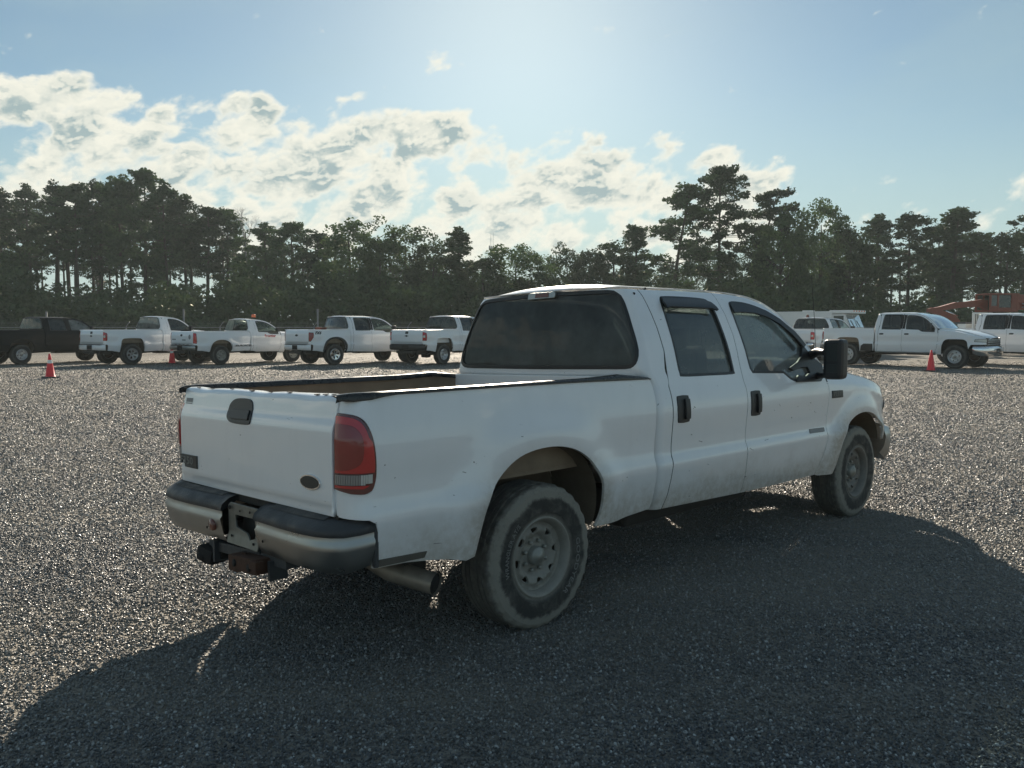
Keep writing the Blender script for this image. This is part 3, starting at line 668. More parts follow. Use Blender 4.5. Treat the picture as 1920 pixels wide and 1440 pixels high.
FWIN = spl([(2.232, 1.36), (2.222, 1.52), (2.212, 1.70), (2.212, 1.815), (2.24, 1.852), (2.36, 1.855), (2.51, 1.840), (2.685, 1.800), (2.832, 1.734), (2.983, 1.629), (3.10, 1.520), (3.20, 1.415), (3.245, 1.34)], 3) + [(3.245, 1.232), (2.83, 1.242), (2.77, 1.262), (2.69, 1.310), (2.25, 1.328)]
def off(pl, d): return [(x + d, z) for x, z in pl]
RARCH = {'round': [(-.505, .50), (-.487, .60), (-.448, .75), (-.385, .85), (-.30, .925), (-.20, .978), (-.08, 1.004), (.05, 1.008), (.17, .992), (.28, .955), (.375, .893), (.44, .81), (.473, .72), (.476, .62), (.455, .54), (.43, .497)],
         'square': [(-.53, .50), (-.50, .70), (-.455, .90), (-.40, .985), (-.30, 1.015), (0, 1.022), (.30, 1.015), (.40, .985), (.455, .90), (.50, .70), (.50, .497)]}
FARCH = {'round': [(3.505, .44), (3.545, .61), (3.60, .745), (3.68, .83), (3.80, .89), (3.93, .918), (4.07, .918), (4.19, .895), (4.29, .85), (4.36, .79), (4.405, .71), (4.42, .64)],
         'square': [(3.49, .45), (3.51, .70), (3.55, .88), (3.62, .955), (3.72, .985), (3.967, .99), (4.21, .985), (4.31, .955), (4.38, .88), (4.42, .72), (4.43, .64)]}
TL = {'main': [(-1.300, .925), (-1.212, .908), (-1.15, .905), (-1.118, .918), (-1.100, .95), (-1.093, 1.00), (-1.098, 1.09), (-1.112, 1.165), (-1.139, 1.223), (-1.185, 1.256), (-1.25, 1.268), (-1.300, 1.270)],
      'gm': [(-1.300, .93), (-1.13, .925), (-1.115, .96), (-1.10, 1.20), (-1.13, 1.235), (-1.300, 1.28)],
      'gm_old': [(-1.300, .86), (-1.13, .85), (-1.115, .90), (-1.135, 1.25), (-1.16, 1.285), (-1.300, 1.30)],
      'ford': [(-1.300, .90), (-1.20, .895), (-1.06, 1.06), (-1.04, 1.13), (-1.05, 1.24), (-1.300, 1.255)],
      'ford_box': [(-1.300, .92), (-1.14, .92), (-1.12, .94), (-1.12, 1.22), (-1.14, 1.24), (-1.300, 1.25)]}

_m = TL['main']; TL['main'] = [_m[0]] + spl(_m[1:-1], 3) + [_m[-1]]
def pickup(name, P):
    """every pickup: the same sheet-metal construction, with its own proportions, outlines and fittings"""
    root = empty(name, P.get('loc', (0, 0, 0)), P.get('rz', 0.0)); tf = P.get('tf'); st = P.get('step', 0.035); pm = P['paint']; det = P.get('detail', False)
    def pan(nm, outer, fn, mat=pm, par=root, **k): return panel(nm, outer, fn, mat, par, step=k.pop('step', st), tf=tf, **k)
    arch = P.get('arch', 'round'); tl = TL[P.get('tail', 'main')]; g = 0.0052; rear_door = P.get('rear_door', True)
    ra, fa = RARCH[arch], FARCH[arch]
    bl = {}
    for s_ in (False, True):                       # right, then left (mirrored)
        # bed side
        o = [(-1.30, .795), (-1.14, .785), (-1.100, .765), (-1.088, .72), (-1.090, .64), (-1.105, .552), (-.91, .545), (-.66, .513), (-.56, .488)] + spl(ra, 3) + \
            [(.65, .494), (.985, .515), (1.004, .56), (1.022, .70), (1.004, .84), (1.020, 1.03), (1.024, 1.22), (1.010, 1.29), (.985, 1.338), (.9, 1.345), (-1.10, 1.345), (-1.30, 1.345)]
        notch = [(-1.30, tl[-1][1] + .003)] + [(x + .003, z + (.003 if z > 1.08 else -.003)) for x, z in reversed(tl[1:-1])] + [(-1.30, tl[0][1] - .003)]
        b = pan('bed_side', o + notch, fn_box, mirror=s_, depth=0.018); bl[s_] = b
        def fl(u, z): return fn_box(u, z) + np.stack([np.where(np.asarray(u) < -1.12, -0.008, 0) + 0 * z, -0.005 + 0 * z, 0 * z], -1)
        t = pan('tail_light', tl, fl, 'lens_bezel', mirror=s_, depth=0.03, step=min(st, .05))
        z0, z1 = tl[0][1], tl[-1][1]; ins = inset(tl, 0.010)
        def fl2(d): return lambda u, z: fl(u, z) + np.stack([np.where(np.asarray(u) < -1.12, -d, 0) + 0 * z, -d * 0.7 + 0 * z, 0 * z], -1)
        rv0, rv1 = z0 + .022, z0 + .068
        if P.get('tail', 'main') == 'main':
            def clipz(a, b_): return [(max(-1.292, x), z) for x, z in ins]
            up = [(x, z) for x, z in ins if z > rv1 + .01]; up = [(-1.292, rv1 + .008)] + [(-1.106, rv1 + .008)] + [p for p in up if p[0] > -1.29] + [(-1.292, z1 - .010)]
            pan('red_lens', up, fl2(.004), 'red_lens', t, mirror=s_, depth=0.004, step=.03)
            pan('brake_lens', spl([(-1.290, 1.015), (-1.22, 1.018), (-1.165, 1.045), (-1.148, 1.10), (-1.155, 1.17), (-1.20, 1.215), (-1.29, 1.225)], 4), fl2(.009), 'red_lens_dark', t, mirror=s_, depth=0.006, step=.02)
            nr = 15
            for k in range(nr):                    # ribbed reversing lens
                u0 = -1.290 + .175 * k / nr; pan('reverse_lens_rib', [(u0, rv0 + (.006 if k > nr - 3 else 0)), (u0 + .175 / nr * .78, rv0 + (.006 if k > nr - 3 else 0)), (u0 + .175 / nr * .78, rv1), (u0, rv1)], fl2(.006), 'clear_lens' if k > nr - 5 else 'lens_rib', t, mirror=s_, depth=0.004, step=.02)
            pan('red_lens', [(-1.292, z0 + .008), (-1.15, z0 + .004), (-1.13, z0 + .012), (-1.12, rv0 - .004), (-1.292, rv0 - .004)], fl2(.004), 'red_lens', t, mirror=s_, depth=0.003, step=.03)
        else:
            pan('red_lens', ins, fl2(.004), P.get('lens', 'red_lens'), t, mirror=s_, depth=0.004, step=.06)
            if P.get('tail') in ('gm', 'ford_box'):
                pan('clear_lens', [(-1.28, z0 + .12), (-1.20, z0 + .12), (-1.20, z0 + .20), (-1.28, z0 + .20)], fl2(.008), 'clear_lens', t, mirror=s_, depth=0.004, step=.05)
        # wheel wells
        mb = MB(); pl = [(x, z) for x, z in spl(ra, 2)]; n = len(pl); sg = 1 if s_ else -1
        for yy0, yy1, m_ in ((.955, .60, 'dirty_liner'),):
            Vv = [(x, sg * yy0, z + .004) for x, z in pl] + [(x * 1.0, sg * yy1, z + .01) for x, z in pl]
            mb.add(Vv, [(i, i + 1, i + 1 + n, i + n) for i in range(n - 1)], True)
        mb.add([(x, sg * .60, z) for x, z in pl], [tuple(range(n))]); mb.build('rear_wheel_well', 'dirty_liner', root, tf)
        mb = MB(); pl = [(x, z) for x, z in spl(fa, 2)]; n = len(pl)
        mb.add([(x, sg * .95, z + .004) for x, z in pl] + [(x, sg * .52, z + .02) for x, z in pl], [(i, i + 1, i + 1 + n, i + n) for i in range(n - 1)], True)
        mb.add([(x, sg * .52, z) for x, z in pl], [tuple(range(n))]); mb.build('front_wheel_well', 'dirty_liner' if det else 'underbody', root, tf)
        # doors
        glass_r, glass_f = P.get('glass_r', 'glass_far'), P.get('glass_f', 'glass_far')
        def doorset(nm, outer, win, gl, handle):
            d = pan(nm, outer, fn_door, mirror=s_, holes=[win] if win else [], depth=0.03)
            if win:
                wi = inset(win, -0.006)
                pan('window_glass', wi, lambda x, z: fn_door(x, z) + np.stack([0 * x, 0.014 + 0 * x, 0 * x], -1), gl, d, mirror=s_, depth=0, step=max(st, .06))
                pan('window_trim', inset(win, -0.002), lambda x, z: fn_door(x, z) + np.stack([0 * x, -0.002 + 0 * x, 0 * x], -1), 'black_plastic', d, mirror=s_, holes=[inset(win, 0.015 if det else 0.022)], depth=0.014, step=max(st, .05))
                hol = inset(win, -0.012)
                pan('door_lining', inset(outer, 0.03), lambda x, z: fn_door(x, z) + np.stack([0 * x, 0.055 + 0 * x, 0 * x], -1), 'grey_trim', d, mirror=s_, holes=[hol], depth=0, step=max(st, .08))
            if handle:
                (hx0, hx1, hz0, hz1) = handle
                hp = spl([(hx0, hz0 + .02), (hx0, hz1 - .02), (hx0 + .02, hz1), (hx1 - .015, hz1), (hx1, hz1 - .02), (hx1, hz0 + .02), (hx1 - .02, hz0), (hx0 + .02, hz0)], 2, True)
                hb = pan('door_handle', hp, lambda x, z: fn_door(x, z) + np.stack([0 * x, -0.006 + 0 * x, 0 * x], -1), P.get('handle_mat', 'black_plastic'), d, mirror=s_, depth=0.012, step=.03)
                if det:
                    pan('handle_grip', [(hx0 + .07, hz0 + .02), (hx1 - .012, hz0 + .022), (hx1 - .012, hz1 - .022), (hx0 + .07, hz1 - .02)], lambda x, z: fn_door(x, z) + np.stack([0 * x, -0.022 + 0 * x, 0 * x], -1), 'black_plastic', d, mirror=s_, depth=0.014, step=.03)
            return d
        bot = [(1.6, .478)]
        h1, h2 = (1.250, 1.378, 1.04, 1.213), (2.156, 2.281, 1.02, 1.197)
        if P.get('hz'): h1 = (1.26, 1.42, 1.13, 1.18); h2 = (2.20, 2.36, 1.13, 1.18)
        RW = RWIN if not P.get('bigwin') else spl([(1.33, 1.35), (1.325, 1.50), (1.335, 1.80), (1.36, 1.875), (1.43, 1.888), (1.9, 1.886), (2.02, 1.87), (2.05, 1.70), (2.052, 1.45), (2.045, 1.33), (1.98, 1.318), (1.38, 1.322)], 3, True)
        rd = doorset('rear_door' if rear_door else 'cab_side', off(GC, g + .003)[::1][::-1] + [(1.6, .478)] + off(GB, -g) + [(1.65, 1.920)], RW if rear_door else None, glass_r, h1 if rear_door else None)
        fd = doorset('front_door', off(GB, g)[::-1] + [(2.65, .455)] + off(GA, -g) + DT[::-1], FWIN, glass_f, h2)
        bl[('d', s_)] = (rd, fd)
        for J in (GC, GB, GA):  # black strips just below the panel surface paint in the shutlines' shade
            pan('door_gap_shade', off(J, -.022) + off(J, .022)[::-1], lambda x, z: fn_door(x, z) + np.stack([0 * z, .0035 + 0 * z, 0 * z], -1), 'gap_dark', fd, mirror=s_, depth=0, step=.02 if det else .06)
        if P.get('bigwin') and rear_door:
            pan('pillar_cover', [(2.035, 1.345), (2.098, 1.345), (2.104, 1.44), (2.118, 1.61), (2.105, 1.75), (2.07, 1.872), (2.0, 1.872)], lambda x, z: fn_door(x, z) + np.stack([0 * z, -.004 + 0 * z, 0 * z], -1), 'gap_dark', rd, mirror=s_, depth=.004, step=.06)
            pan('pillar_cover', [(2.112, 1.345), (2.20, 1.345), (2.20, 1.868), (2.085, 1.872), (2.118, 1.75), (2.132, 1.61), (2.12, 1.44)], lambda x, z: fn_door(x, z) + np.stack([0 * z, -.004 + 0 * z, 0 * z], -1), 'gap_dark', fd, mirror=s_, depth=.004, step=.06)
        # fender
        fo = off(GA, g)[:1] + [(3.30, .44), (3.50, .432)] + spl(fa, 3) + [(4.46, .70), (4.50, .80), (4.70, .80), (5.10, .80)] + [(5.10, float(ZS(5.10)) - .002), (4.9, float(ZS(4.9)) - .002), (4.7, float(ZS(4.7)) - .002), (4.5, float(ZS(4.5)) - .002), (4.3, float(ZS(4.3)) - .002), (4.1, float(ZS(4.1)) - .002), (3.8, float(ZS(3.8)) - .002), (3.36, float(ZS(3.36)) - .002)] + off(GA, g)[::-1][:-1]
        fe = pan('front_fender', fo, fn_fender, mirror=s_, depth=0.02)
        pan('fender_top', [(3.36, .80), (3.8, .80), (4.3, .80), (4.7, .80), (5.10, .80), (5.10, 1), (4.7, 1), (4.3, 1), (3.8, 1), (3.36, 1)], fn_hood, pm, fe, mirror=s_, depth=0.0, step=max(st, .04))
        hl = P.get('headlight', [(4.60, .90), (5.08, .875), (5.08, 1.0), (4.80, 1.0), (4.62, .985)])
        def fh(d): return lambda u, z: fn_fender(u, z) + np.stack([d * np.clip((u - 4.5) / .4, 0, 1), -d * np.clip((5.1 - u) / .4, 0, 1), 0 * z], -1)
        hd = pan('headlight', hl, fh(.006), 'grey_trim', mirror=s_, depth=0.01, step=.06)
        pan('headlight_lens', inset(hl, .014), fh(.012), 'clear_lens', hd, mirror=s_, depth=0.004, step=.06)
        # bed wall, rail cap
        sgn = 1 if s_ else -1
        mb = MB(); mb.add([(-1.16, sgn * .845, .86), (.95, sgn * .845, .86), (.95, sgn * .865, 1.34), (-1.16, sgn * .865, 1.34)], [(0, 1, 2, 3)])
        mb.box((0.0, sgn * .74, .96), (.98, .22, .22), bev=.03); mb.build('bed_wall', P.get('bed_mat', 'bed_liner'), root, tf)
        rm = P.get('rail', 'rail_plastic')
        xs = [-1.222, -1.214, -1.17, -1.10, -1.03, -.95, -.5, 0, .4, .60, .72, .80, .90, .97, 1.0]
        lo = np.interp(xs, [-1.222, -1.16, -1.08, -1.0, -.9, .3, .8, 1.0], [1.328, 1.322, 1.333, 1.345, 1.348, 1.345, 1.337, 1.334])
        hi = np.interp(xs, [-1.222, -1.20, -1.10, .45, .72, .9, .985, 1.0], [1.352, 1.362, 1.365, 1.365, 1.376, 1.358, 1.350, 1.342])
        if not det: lo = lo * 0 + 1.343; hi = hi * 0 + 1.360
        V = []; k = 6
        for x, a_, b_ in zip(xs, lo, hi):
            w = float(fn_box(max(x, -1.13), 1.33)[1]) * -1 + (.012 if x < -1.0 else .006); w -= max(0, (-1.10 - x)) ** 1.5 * 2.2
            for yy, zz in ((w, a_), (w + .001, (a_ + b_) / 2), (w - .008, b_ - .003), (w - .05, b_), (.862, b_ - .004), (.852, b_ - .035)): V.append((x, sgn * yy, zz))
        F = [(i * k + j, i * k + j + 1, (i + 1) * k + j + 1, (i + 1) * k + j) for i in range(len(xs) - 1) for j in range(k - 1)] + [tuple(range(k)), tuple(range((len(xs) - 1) * k, len(xs) * k))]
        mb = MB(); mb.add(V, F, True); mb.build('bed_rail', rm, root, tf)
    # bed floor, front wall
    mb = MB(); mb.box((-.11, 0, .85), (2.12, 1.70, .02))
    for k in range(9): mb.box((-.11, -.64 + .16 * k, .866), (2.10, .05, .014))
    mb.build('bed_floor', P.get('bed_mat', 'bed_liner'), root, tf)
    MB().box((.955, 0, 1.10), (.03, 1.72, .50), bev=.006).build('bed_front_wall', pm, root, tf)
    # cab shell
    def cu(x, z, sg=1): return (sg * (1 + AU + (x - float(_xb(z)) - RC)), z)
    right = [cu(x - g, z) for x, z in GC]; leftp = [(-u, z) for u, z in right]
    hwz = [(1.408, .60), (1.410, .76), (1.425, .815), (1.46, .838), (1.52, .836), (1.60, .806), (1.70, .760), (1.79, .716), (1.845, .684), (1.885, .645), (1.903, .575), (1.910, .30)]
    wr = [(min(y / (float(HW(z)) - RC), 1.10), z) for z, y in hwz]; win = spl(wr + [(0, 1.915)] + [(-u, z) for u, z in reversed(wr)], 2) + [(-.3, 1.406), (0, 1.405), (.3, 1.406)]
    shell = pan('cab_shell', right + [(0.9, 1.922), (0, 1.922), (-.9, 1.922)] + leftp[::-1] + [(-1.0, .495), (0, .495), (1.0, .495)], fn_cab, holes=[win], depth=0.025, step=max(st * .8, .03))
    rg = pan('rear_window', inset(win, -.004), lambda u, z: fn_cab(u, z) + np.stack([.008 + 0 * z, 0 * z, 0 * z], -1), P.get('glass_b', 'glass_far'), depth=0, step=max(st, .05))
    pan('window_seal', inset(win, -.012), lambda u, z: fn_cab(u, z) + np.stack([-.003 + 0 * z, 0 * z, 0 * z], -1), 'black_plastic', rg, holes=[inset(win, .012)], depth=0.008, step=.05)
    pan('roof', [(1.041, -.5), (1.041, -.90), (1.047, -.94), (1.058, -.97), (1.079, -.992), (1.112, -1), (1.4, -1), (2.0, -1), (2.30, -1), (2.42, -.97), (2.42, -.5), (2.42, 0), (2.42, .5), (2.42, .97), (2.30, 1), (2.0, 1), (1.4, 1), (1.112, 1), (1.079, .992), (1.058, .97), (1.047, .94), (1.041, .90), (1.041, .5), (1.041, 0)], fn_roof, depth=0.008, step=.06)
    for q in (1, -1):
        pl = [(2.30, .995 * q), (2.6, .995 * q), (2.9, .995 * q), (3.15, .995 * q), (3.34, .995 * q), (3.34, .90 * q), (3.0, .91 * q), (2.6, .92 * q), (2.424, .92 * q), (2.424, .965 * q)]
        pan('windscreen_pillar', pl, fn_roof, depth=0.008, step=.04)
    pan('windscreen', [(2.425, -.93), (3.34, -.91), (3.34, 0), (3.34, .91), (2.425, .93), (2.425, 0)], lambda x, q: fn_roof(x, q) + np.stack([0 * x, 0 * x, -.006 + 0 * x], -1), 'glass_clear', depth=0, step=.08)
    ho = [(3.38, -.795), (3.38, 0), (3.38, .795), (3.8, .795), (4.3, .795), (4.8, .795), (5.08, .795), (5.08, 0), (5.08, -.795), (4.8, -.795), (4.3, -.795), (3.8, -.795)]
    pan('hood', ho, fn_hood, depth=0.02, step=max(st, .05), sgn=1)
    # front face
    mb = MB(); mb.box((4.86, 0, .88), (.06, 1.15, .30), bev=.01); gr = mb.build('grille', P.get('grille', 'badge_dark'), root, tf)
    mb = MB()
    for k in range(3): mb.box((4.895, 0, .80 + .08 * k), (.03, 1.10, .028), bev=.005)
    mb.build('grille_bar', P.get('grille_bar', 'chrome'), gr, tf)
    # front bumper
    mb = MB(); C = [(4.56, .968), (4.70, .955), (4.83, .90), (4.93, .78), (4.985, .5), (5.0, 0)]; C = C + [(x, -y) for x, y in reversed(C[:-1])]
    prof = [(0.05, .40), (0.015, .46), (0, .55), (0, .66), (.02, .72), (.06, .74)]; V = []; kk = len(prof)
    for i, (x, y) in enumerate(C):
        a, b_ = C[max(0, i - 1)], C[min(len(C) - 1, i + 1)]; dx, dy = b_[0] - a[0], b_[1] - a[1]; l_ = math.hypot(dx, dy); nx, ny = dy / l_, -dx / l_
        if nx < 0 or abs(nx) < 1e-6 and ny * y < 0: nx, ny = -nx, -ny
        lift = .10 * max(0, 1 - (x - 4.56) / .2)
        for d, z in prof: V.append((x - nx * d, y - ny * d, z + lift * (1 if z < .6 else 0)))
    mb.add(V, [(i * kk + j, (i + 1) * kk + j, (i + 1) * kk + j + 1, i * kk + j + 1) for i in range(len(C) - 1) for j in range(kk - 1)], True)
    mb.build('front_bumper', P.get('fbumper', 'chrome'), root, tf)
    # interior
    mb = MB(); it = 'cloth_interior'
    mb.box((2.05, 0, .60), (2.3, 1.7, .06)); mb.build('cab_floor', 'underbody', root, tf)
    for sy in (.42, -.42):
        m2 = MB().box((2.30, sy, .86), (.52, .54, .20), bev=.05).box((2.03, sy, 1.20), (.16, .52, .66), bev=.06, ry=R(-12)).box((1.93, sy, 1.58), (.09, .26, .17), bev=.04, ry=R(-8)); m2.build('front_seat', it, root, tf)
    if rear_door: MB().box((1.42, 0, .86), (.46, 1.40, .20), bev=.05).box((1.17, 0, 1.15), (.15, 1.40, .58), bev=.05, ry=R(-10)).build('rear_seat', it, root, tf)
    MB().box((3.12, 0, 1.14), (.42, 1.62, .24), bev=.06).build('dashboard', 'grey_trim', root, tf)
    sw = MB().lathe([(.185 + .016 * math.cos(a), .016 * math.sin(a)) for a in [2 * math.pi * k / 8 for k in range(9)]], 24, axis='x')
    sw.box((0, 0, 0), (.03, .34, .03)).box((.01, 0, -.02), (.05, .13, .12), bev=.02); me = sw.mesh('steering_wheel')
    me.transform(Matrix.Translation((2.78, .42, 1.27)) @ Matrix.Rotation(R(-28), 4, 'Y'))
    if tf is not None:
        V = np.array([tuple(v.co) for v in me.vertices]); me.vertices.foreach_set('co', tf(V).astype(np.float32).ravel())
    add_obj('steering_wheel', me, root, 'black_plastic')
    # chassis
    mb = MB(); 
    for sy in (.40, -.40): mb.box((1.75, sy, .60), (5.9, .07, .15))
    mb.box((2.4, 0, .50), (.9, .45, .25), bev=.05).box((4.0, 0, .50), (.5, .6, .2), bev=.04); mb.build('chassis', 'underbody', root, tf)
    mb = MB().tube([(0, -.80, .40), (0, .80, .40)], .05, 10).box((0, 0, .40), (.32, .30, .30), bev=.1).tube([(.1, 0, .42), (2.2, 0, .50)], .04, 8)
    for sy in (.52, -.52): mb.tube([(-.75, sy, .56), (0, sy, .47), (.70, sy, .55)], .028, 6)
    mb.build('rear_axle', 'underbody', root, tf if tf is None else (lambda V: V))
    return root, bl, pan, shell
# ------------------------------------------------------------------ the white pickup in front
def shear(V): V = np.array(V, float); V[:, 1] *= np.where(V[:, 1] > 0, 1.025, 1.0); V[:, 2] -= 0.030 * (V[:, 1] + 0.98); return V
MAIN = dict(paint='white_paint', tf=shear, step=0.035, detail=True, glass_r='glass_side', glass_f='glass_front', glass_b='glass_dark', fbumper='dull_chrome')
truck, bl, pan, shell = pickup('pickup_truck', MAIN)
tag(truck, 'large dusty white four-door pickup in the foreground, seen from behind at its right rear corner', 'pickup truck')
def add3(fn, dx=0, dy=0, dz=0): return lambda u, v: fn(u, v) + np.stack([dx + 0 * v, dy + 0 * v, dz + 0 * v], -1)
TY = shear
# tailgate
tg = pan('tailgate', [(-.825, .795), (0, .795), (.832, .795), (.832, 1.30), (.83, 1.345), (.81, 1.40), (0, 1.40), (-.80, 1.40), (-.825, 1.345), (-.825, 1.30)], fn_tail, sgn=-1, depth=0.02, step=.03)
def rag(V):                                        # the top lip is dented and wavy
    V = shear(V)
    for i in range(len(V)):
        if V[i, 2] > 1.28: V[i, 2] += 0.007 * (mnoise.noise(Vector((V[i, 1] * 5, 3.3, V[i, 0] * 8)))) ; V[i, 0] += 0.008 * mnoise.noise(Vector((V[i, 1] * 4, 9.1, 0)))
    return V
V = np.array([tuple(v.co) for v in tg.data.vertices]); V[:, 1] /= np.where(V[:, 1] > 0, 1.025, 1.0); V[:, 2] += 0.030 * (V[:, 1] * np.where(V[:, 1] > 0, 1.025, 1.0) + .98); tg.data.vertices.foreach_set('co', rag(V).astype(np.float32).ravel()); tg.data.update()
def ft(d): return lambda y, v: fn_tail(y, v) + np.stack([-d + 0 * v, 0 * v, 0 * v], -1)
hp = spl([(.232, 1.235), (.222, 1.275), (.175, 1.303), (.10, 1.310), (.02, 1.308), (-.022, 1.292), (-.040, 1.24), (-.046, 1.195), (-.02, 1.180), (.08, 1.178), (.17, 1.183), (.215, 1.20)], 3, True)
hd = pan('tailgate_handle', hp, ft(.006), 'black_plastic', tg, sgn=-1, depth=0.014, step=.03)
pan('handle_flap', inset([(.20, 1.225), (.20, 1.255), (-.02, 1.255), (-.03, 1.20), (.17, 1.20)], .004), ft(.014), 'black_plastic', hd, sgn=-1, depth=0.01, step=.03)
ov = pan('oval_badge', circ(-.643, .938, .088, .036, 28), ft(.008), 'chrome', tg, sgn=-1, depth=0.01, step=.03)
pan('badge_face', circ(-.643, .938, .079, .029, 28), ft(.0105), 'badge_dark', ov, sgn=-1, depth=0.003, step=.03)
bg_ = pan('model_badge', [(.835, .957), (.835, .91), (.815, .905), (.808, .925), (.775, .925), (.768, .885), (.605, .885), (.605, .957)], ft(.008), 'badge_dark', tg, sgn=-1, depth=0.008, step=.03)
def flat_text(name, s_, size, par, org, ux, uy, mat, bold=0.0, sx=1.0, shearx=0.0, tf=shear, ext=0.0012):
    V, F = text_mesh(s_, size, ext, bold, shearx); ux, uy = np.array(ux, float), np.array(uy, float); nn = np.cross(ux, uy)
    P = np.array(org) + V[:, :1] * sx * ux + V[:, 1:2] * uy + V[:, 2:3] * nn
    if tf: P = tf(P)
    return add_obj(name, mesh_np(name, P, F), par, mat)
flat_text('badge_lettering', 'F350', .062, bg_, (-1.2405, .828, .905), (0, -1, 0), (0, 0, 1), 'badge_letter', .001, 1.45)
flat_text('badge_lettering', 'SUPER DUTY', .014, bg_, (-1.2405, .755, .889), (0, -1, 0), (0, 0, 1), 'badge_letter', 0, 1.4)
pan('sticker', [(.805, 1.268), (.805, 1.292), (.715, 1.292), (.715, 1.268)], ft(.002), 'decal_grey', tg, sgn=-1, depth=0, step=.03)
pan('sticker', [(.808, 1.258), (.808, 1.264), (.718, 1.264), (.718, 1.258)], ft(.002), 'decal_grey', tg, sgn=-1, depth=0, step=.03)
for y in (-.76, -.69, -.61, -.35, -.16, .05, .28, .52, .70):          # slots where the tailgate cap was clipped on
    w = .016 if int(abs(y) * 100) % 2 else .009
    mb = MB().box((-1.172, y, 1.3535), (.016, w * 2, .004), bev=.001); mb.build('cap_slot', 'gap_dark', tg, rag)
MB().box((-1.19, 0, .775), (.05, 1.70, .05)).build('tailgate_sill', 'underbody', truck, shear)
MB().box((-1.165, 0, 1.06), (.02, 1.64, .54)).build('tailgate_inner', 'bed_liner', tg, shear)
# cab details
ch = pan('roof_brake_light', [( -.165 , 1.9), (-.17, 1.935), (-.155, 1.942), (.155, 1.942), (.165, 1.93), (.155, 1.902)], lambda u, v: fn_cab(u * 1.25, v - .012) + np.stack([-.022 + 0 * v, 0 * v, 0 * v], -1), 'dull_chrome', depth=0.03, step=.03)
pan('brake_lens', [(-.075, 1.908), (-.075, 1.936), (.085, 1.936), (.085, 1.908)], lambda u, v: fn_cab(u * 1.25, v - .012) + np.stack([-.026 + 0 * v, 0 * v, 0 * v], -1), 'brown_lens', ch, depth=0.004, step=.03)
for (y, z) in ((-.735, 1.885), (.72, 1.875), (-.79, 1.925)):
    p = fn_cab(np.array([-y / (float(HW(z)) - RC)]), np.array([z]))[0]; MB().tube([(p[0] + .002, p[1], z), (p[0] - .008, p[1], z)], .009, 8).build('rubber_plug', 'gap_dark', shell, shear)
# door visors
def visor(par, pts, d0, mirror=False):
    zt_, zb_ = max(p[1] for p in pts), min(p[1] for p in pts)
    def f(x, z): return fn_door(x, z) + np.stack([0 * z, -(0.008 + d0 * np.sin(np.clip((zt_ - z) / (zt_ - zb_ + 1e-6), 0, 1) * 1.9)), 0 * z], -1)
    return pan('window_visor', pts, f, 'black_plastic', par, mirror=mirror, depth=0.012, step=.02)
for s_ in (False, True):
    rd, fd = bl[('d', s_)]
    visor(rd, [(1.372, 1.795), (1.37, 1.84), (1.40, 1.868), (1.87, 1.868), (1.95, 1.845), (1.985, 1.79), (1.97, 1.785), (1.90, 1.800), (1.42, 1.805)], .035, s_)
    visor(fd, [(2.222, 1.775), (2.222, 1.83), (2.25, 1.848), (2.51, 1.836), (2.685, 1.796), (2.832, 1.73), (2.983, 1.625), (3.09, 1.52), (3.05, 1.50), (2.93, 1.60), (2.80, 1.69), (2.66, 1.745), (2.5, 1.775), (2.30, 1.780)], .034, s_)
    # mirror sail, vent glass, arms, housing
    sl = pan('mirror_base', [(3.09, 1.52), (3.16, 1.455), (3.245, 1.40), (3.335, 1.355), (3.30, 1.26), (3.245, 1.226), (2.84, 1.236), (2.90, 1.285), (3.02, 1.27), (3.10, 1.30), (3.08, 1.345), (2.98, 1.345), (2.84, 1.325), (2.80, 1.345), (2.95, 1.385), (3.03, 1.43)],
             lambda x, z: fn_door(x, z) + np.stack([0 * z, -.012 + 0 * z, 0 * z], -1), 'black_plastic', fd, mirror=s_, depth=0.02, step=.03)
    sg = 1 if s_ else -1
    mr = MB(); y0, y1 = sg * 1.118, sg * 1.268; x0 = 3.00
    mr.box((x0 + .02, (y0 + y1) / 2, 1.405), (.13, .158, .312), bev=.058)
    mr = mr.build('side_mirror', 'black_plastic', truck, shear if not s_ else shear)
    MB().box((x0 - .044, (y0 + y1) / 2, 1.455), (.006, .085, .125), bev=.002).box((x0 - .044, (y0 + y1) / 2, 1.335), (.006, .085, .065), bev=.002).build('mirror_glass', 'badge_dark', mr, shear)
    am = MB()
    am.tube([(3.20, sg * .895, 1.43), (3.16, sg * .98, 1.462), (3.08, sg * 1.07, 1.458), (3.03, sg * 1.12, 1.452)], [.040, .034, .026, .024], 8)
    am.tube([(3.24, sg * .92, 1.27), (3.18, sg * 1.0, 1.268), (3.06, sg * 1.12, 1.285)], [.030, .024, .020], 8)
    am.build('mirror_arm', 'black_plastic', mr, shear)
# badges on fender and door
fbd = pan('model_badge', [(3.424, 1.074), (3.420, 1.134), (3.605, 1.130), (3.61, 1.072)], add3(fn_fender, 0, -.008), 'badge_dark', depth=.01, step=.03)
flat_text('badge_lettering', 'F350', .046, fbd, (3.436, float(fn_fender(3.5, 1.10)[..., 1]) - .0095, 1.090), (1, 0, 0), (0, 0, 1), 'badge_letter', .001, 1.35)
flat_text('badge_lettering', 'SUPER DUTY', .013, fbd, (3.455, float(fn_fender(3.5, 1.08)[..., 1]) - .0095, 1.077), (1, 0, 0), (0, 0, 1), 'badge_letter', 0, 1.5)
rd, fd = bl[('d', False)]
eb = pan('engine_badge', [(3.05, .817), (3.05, .848), (3.295, .842), (3.29, .812)], add3(fn_door, 0, -.007), 'decal_grey', fd, depth=.008, step=.03)
pan('side_moulding', [(-1.095, .556), (-1.075, .588), (-.80, .578), (-.812, .549)], add3(fn_box, 0, -.006), 'primer_strip', bl[False], depth=.006, step=.04)
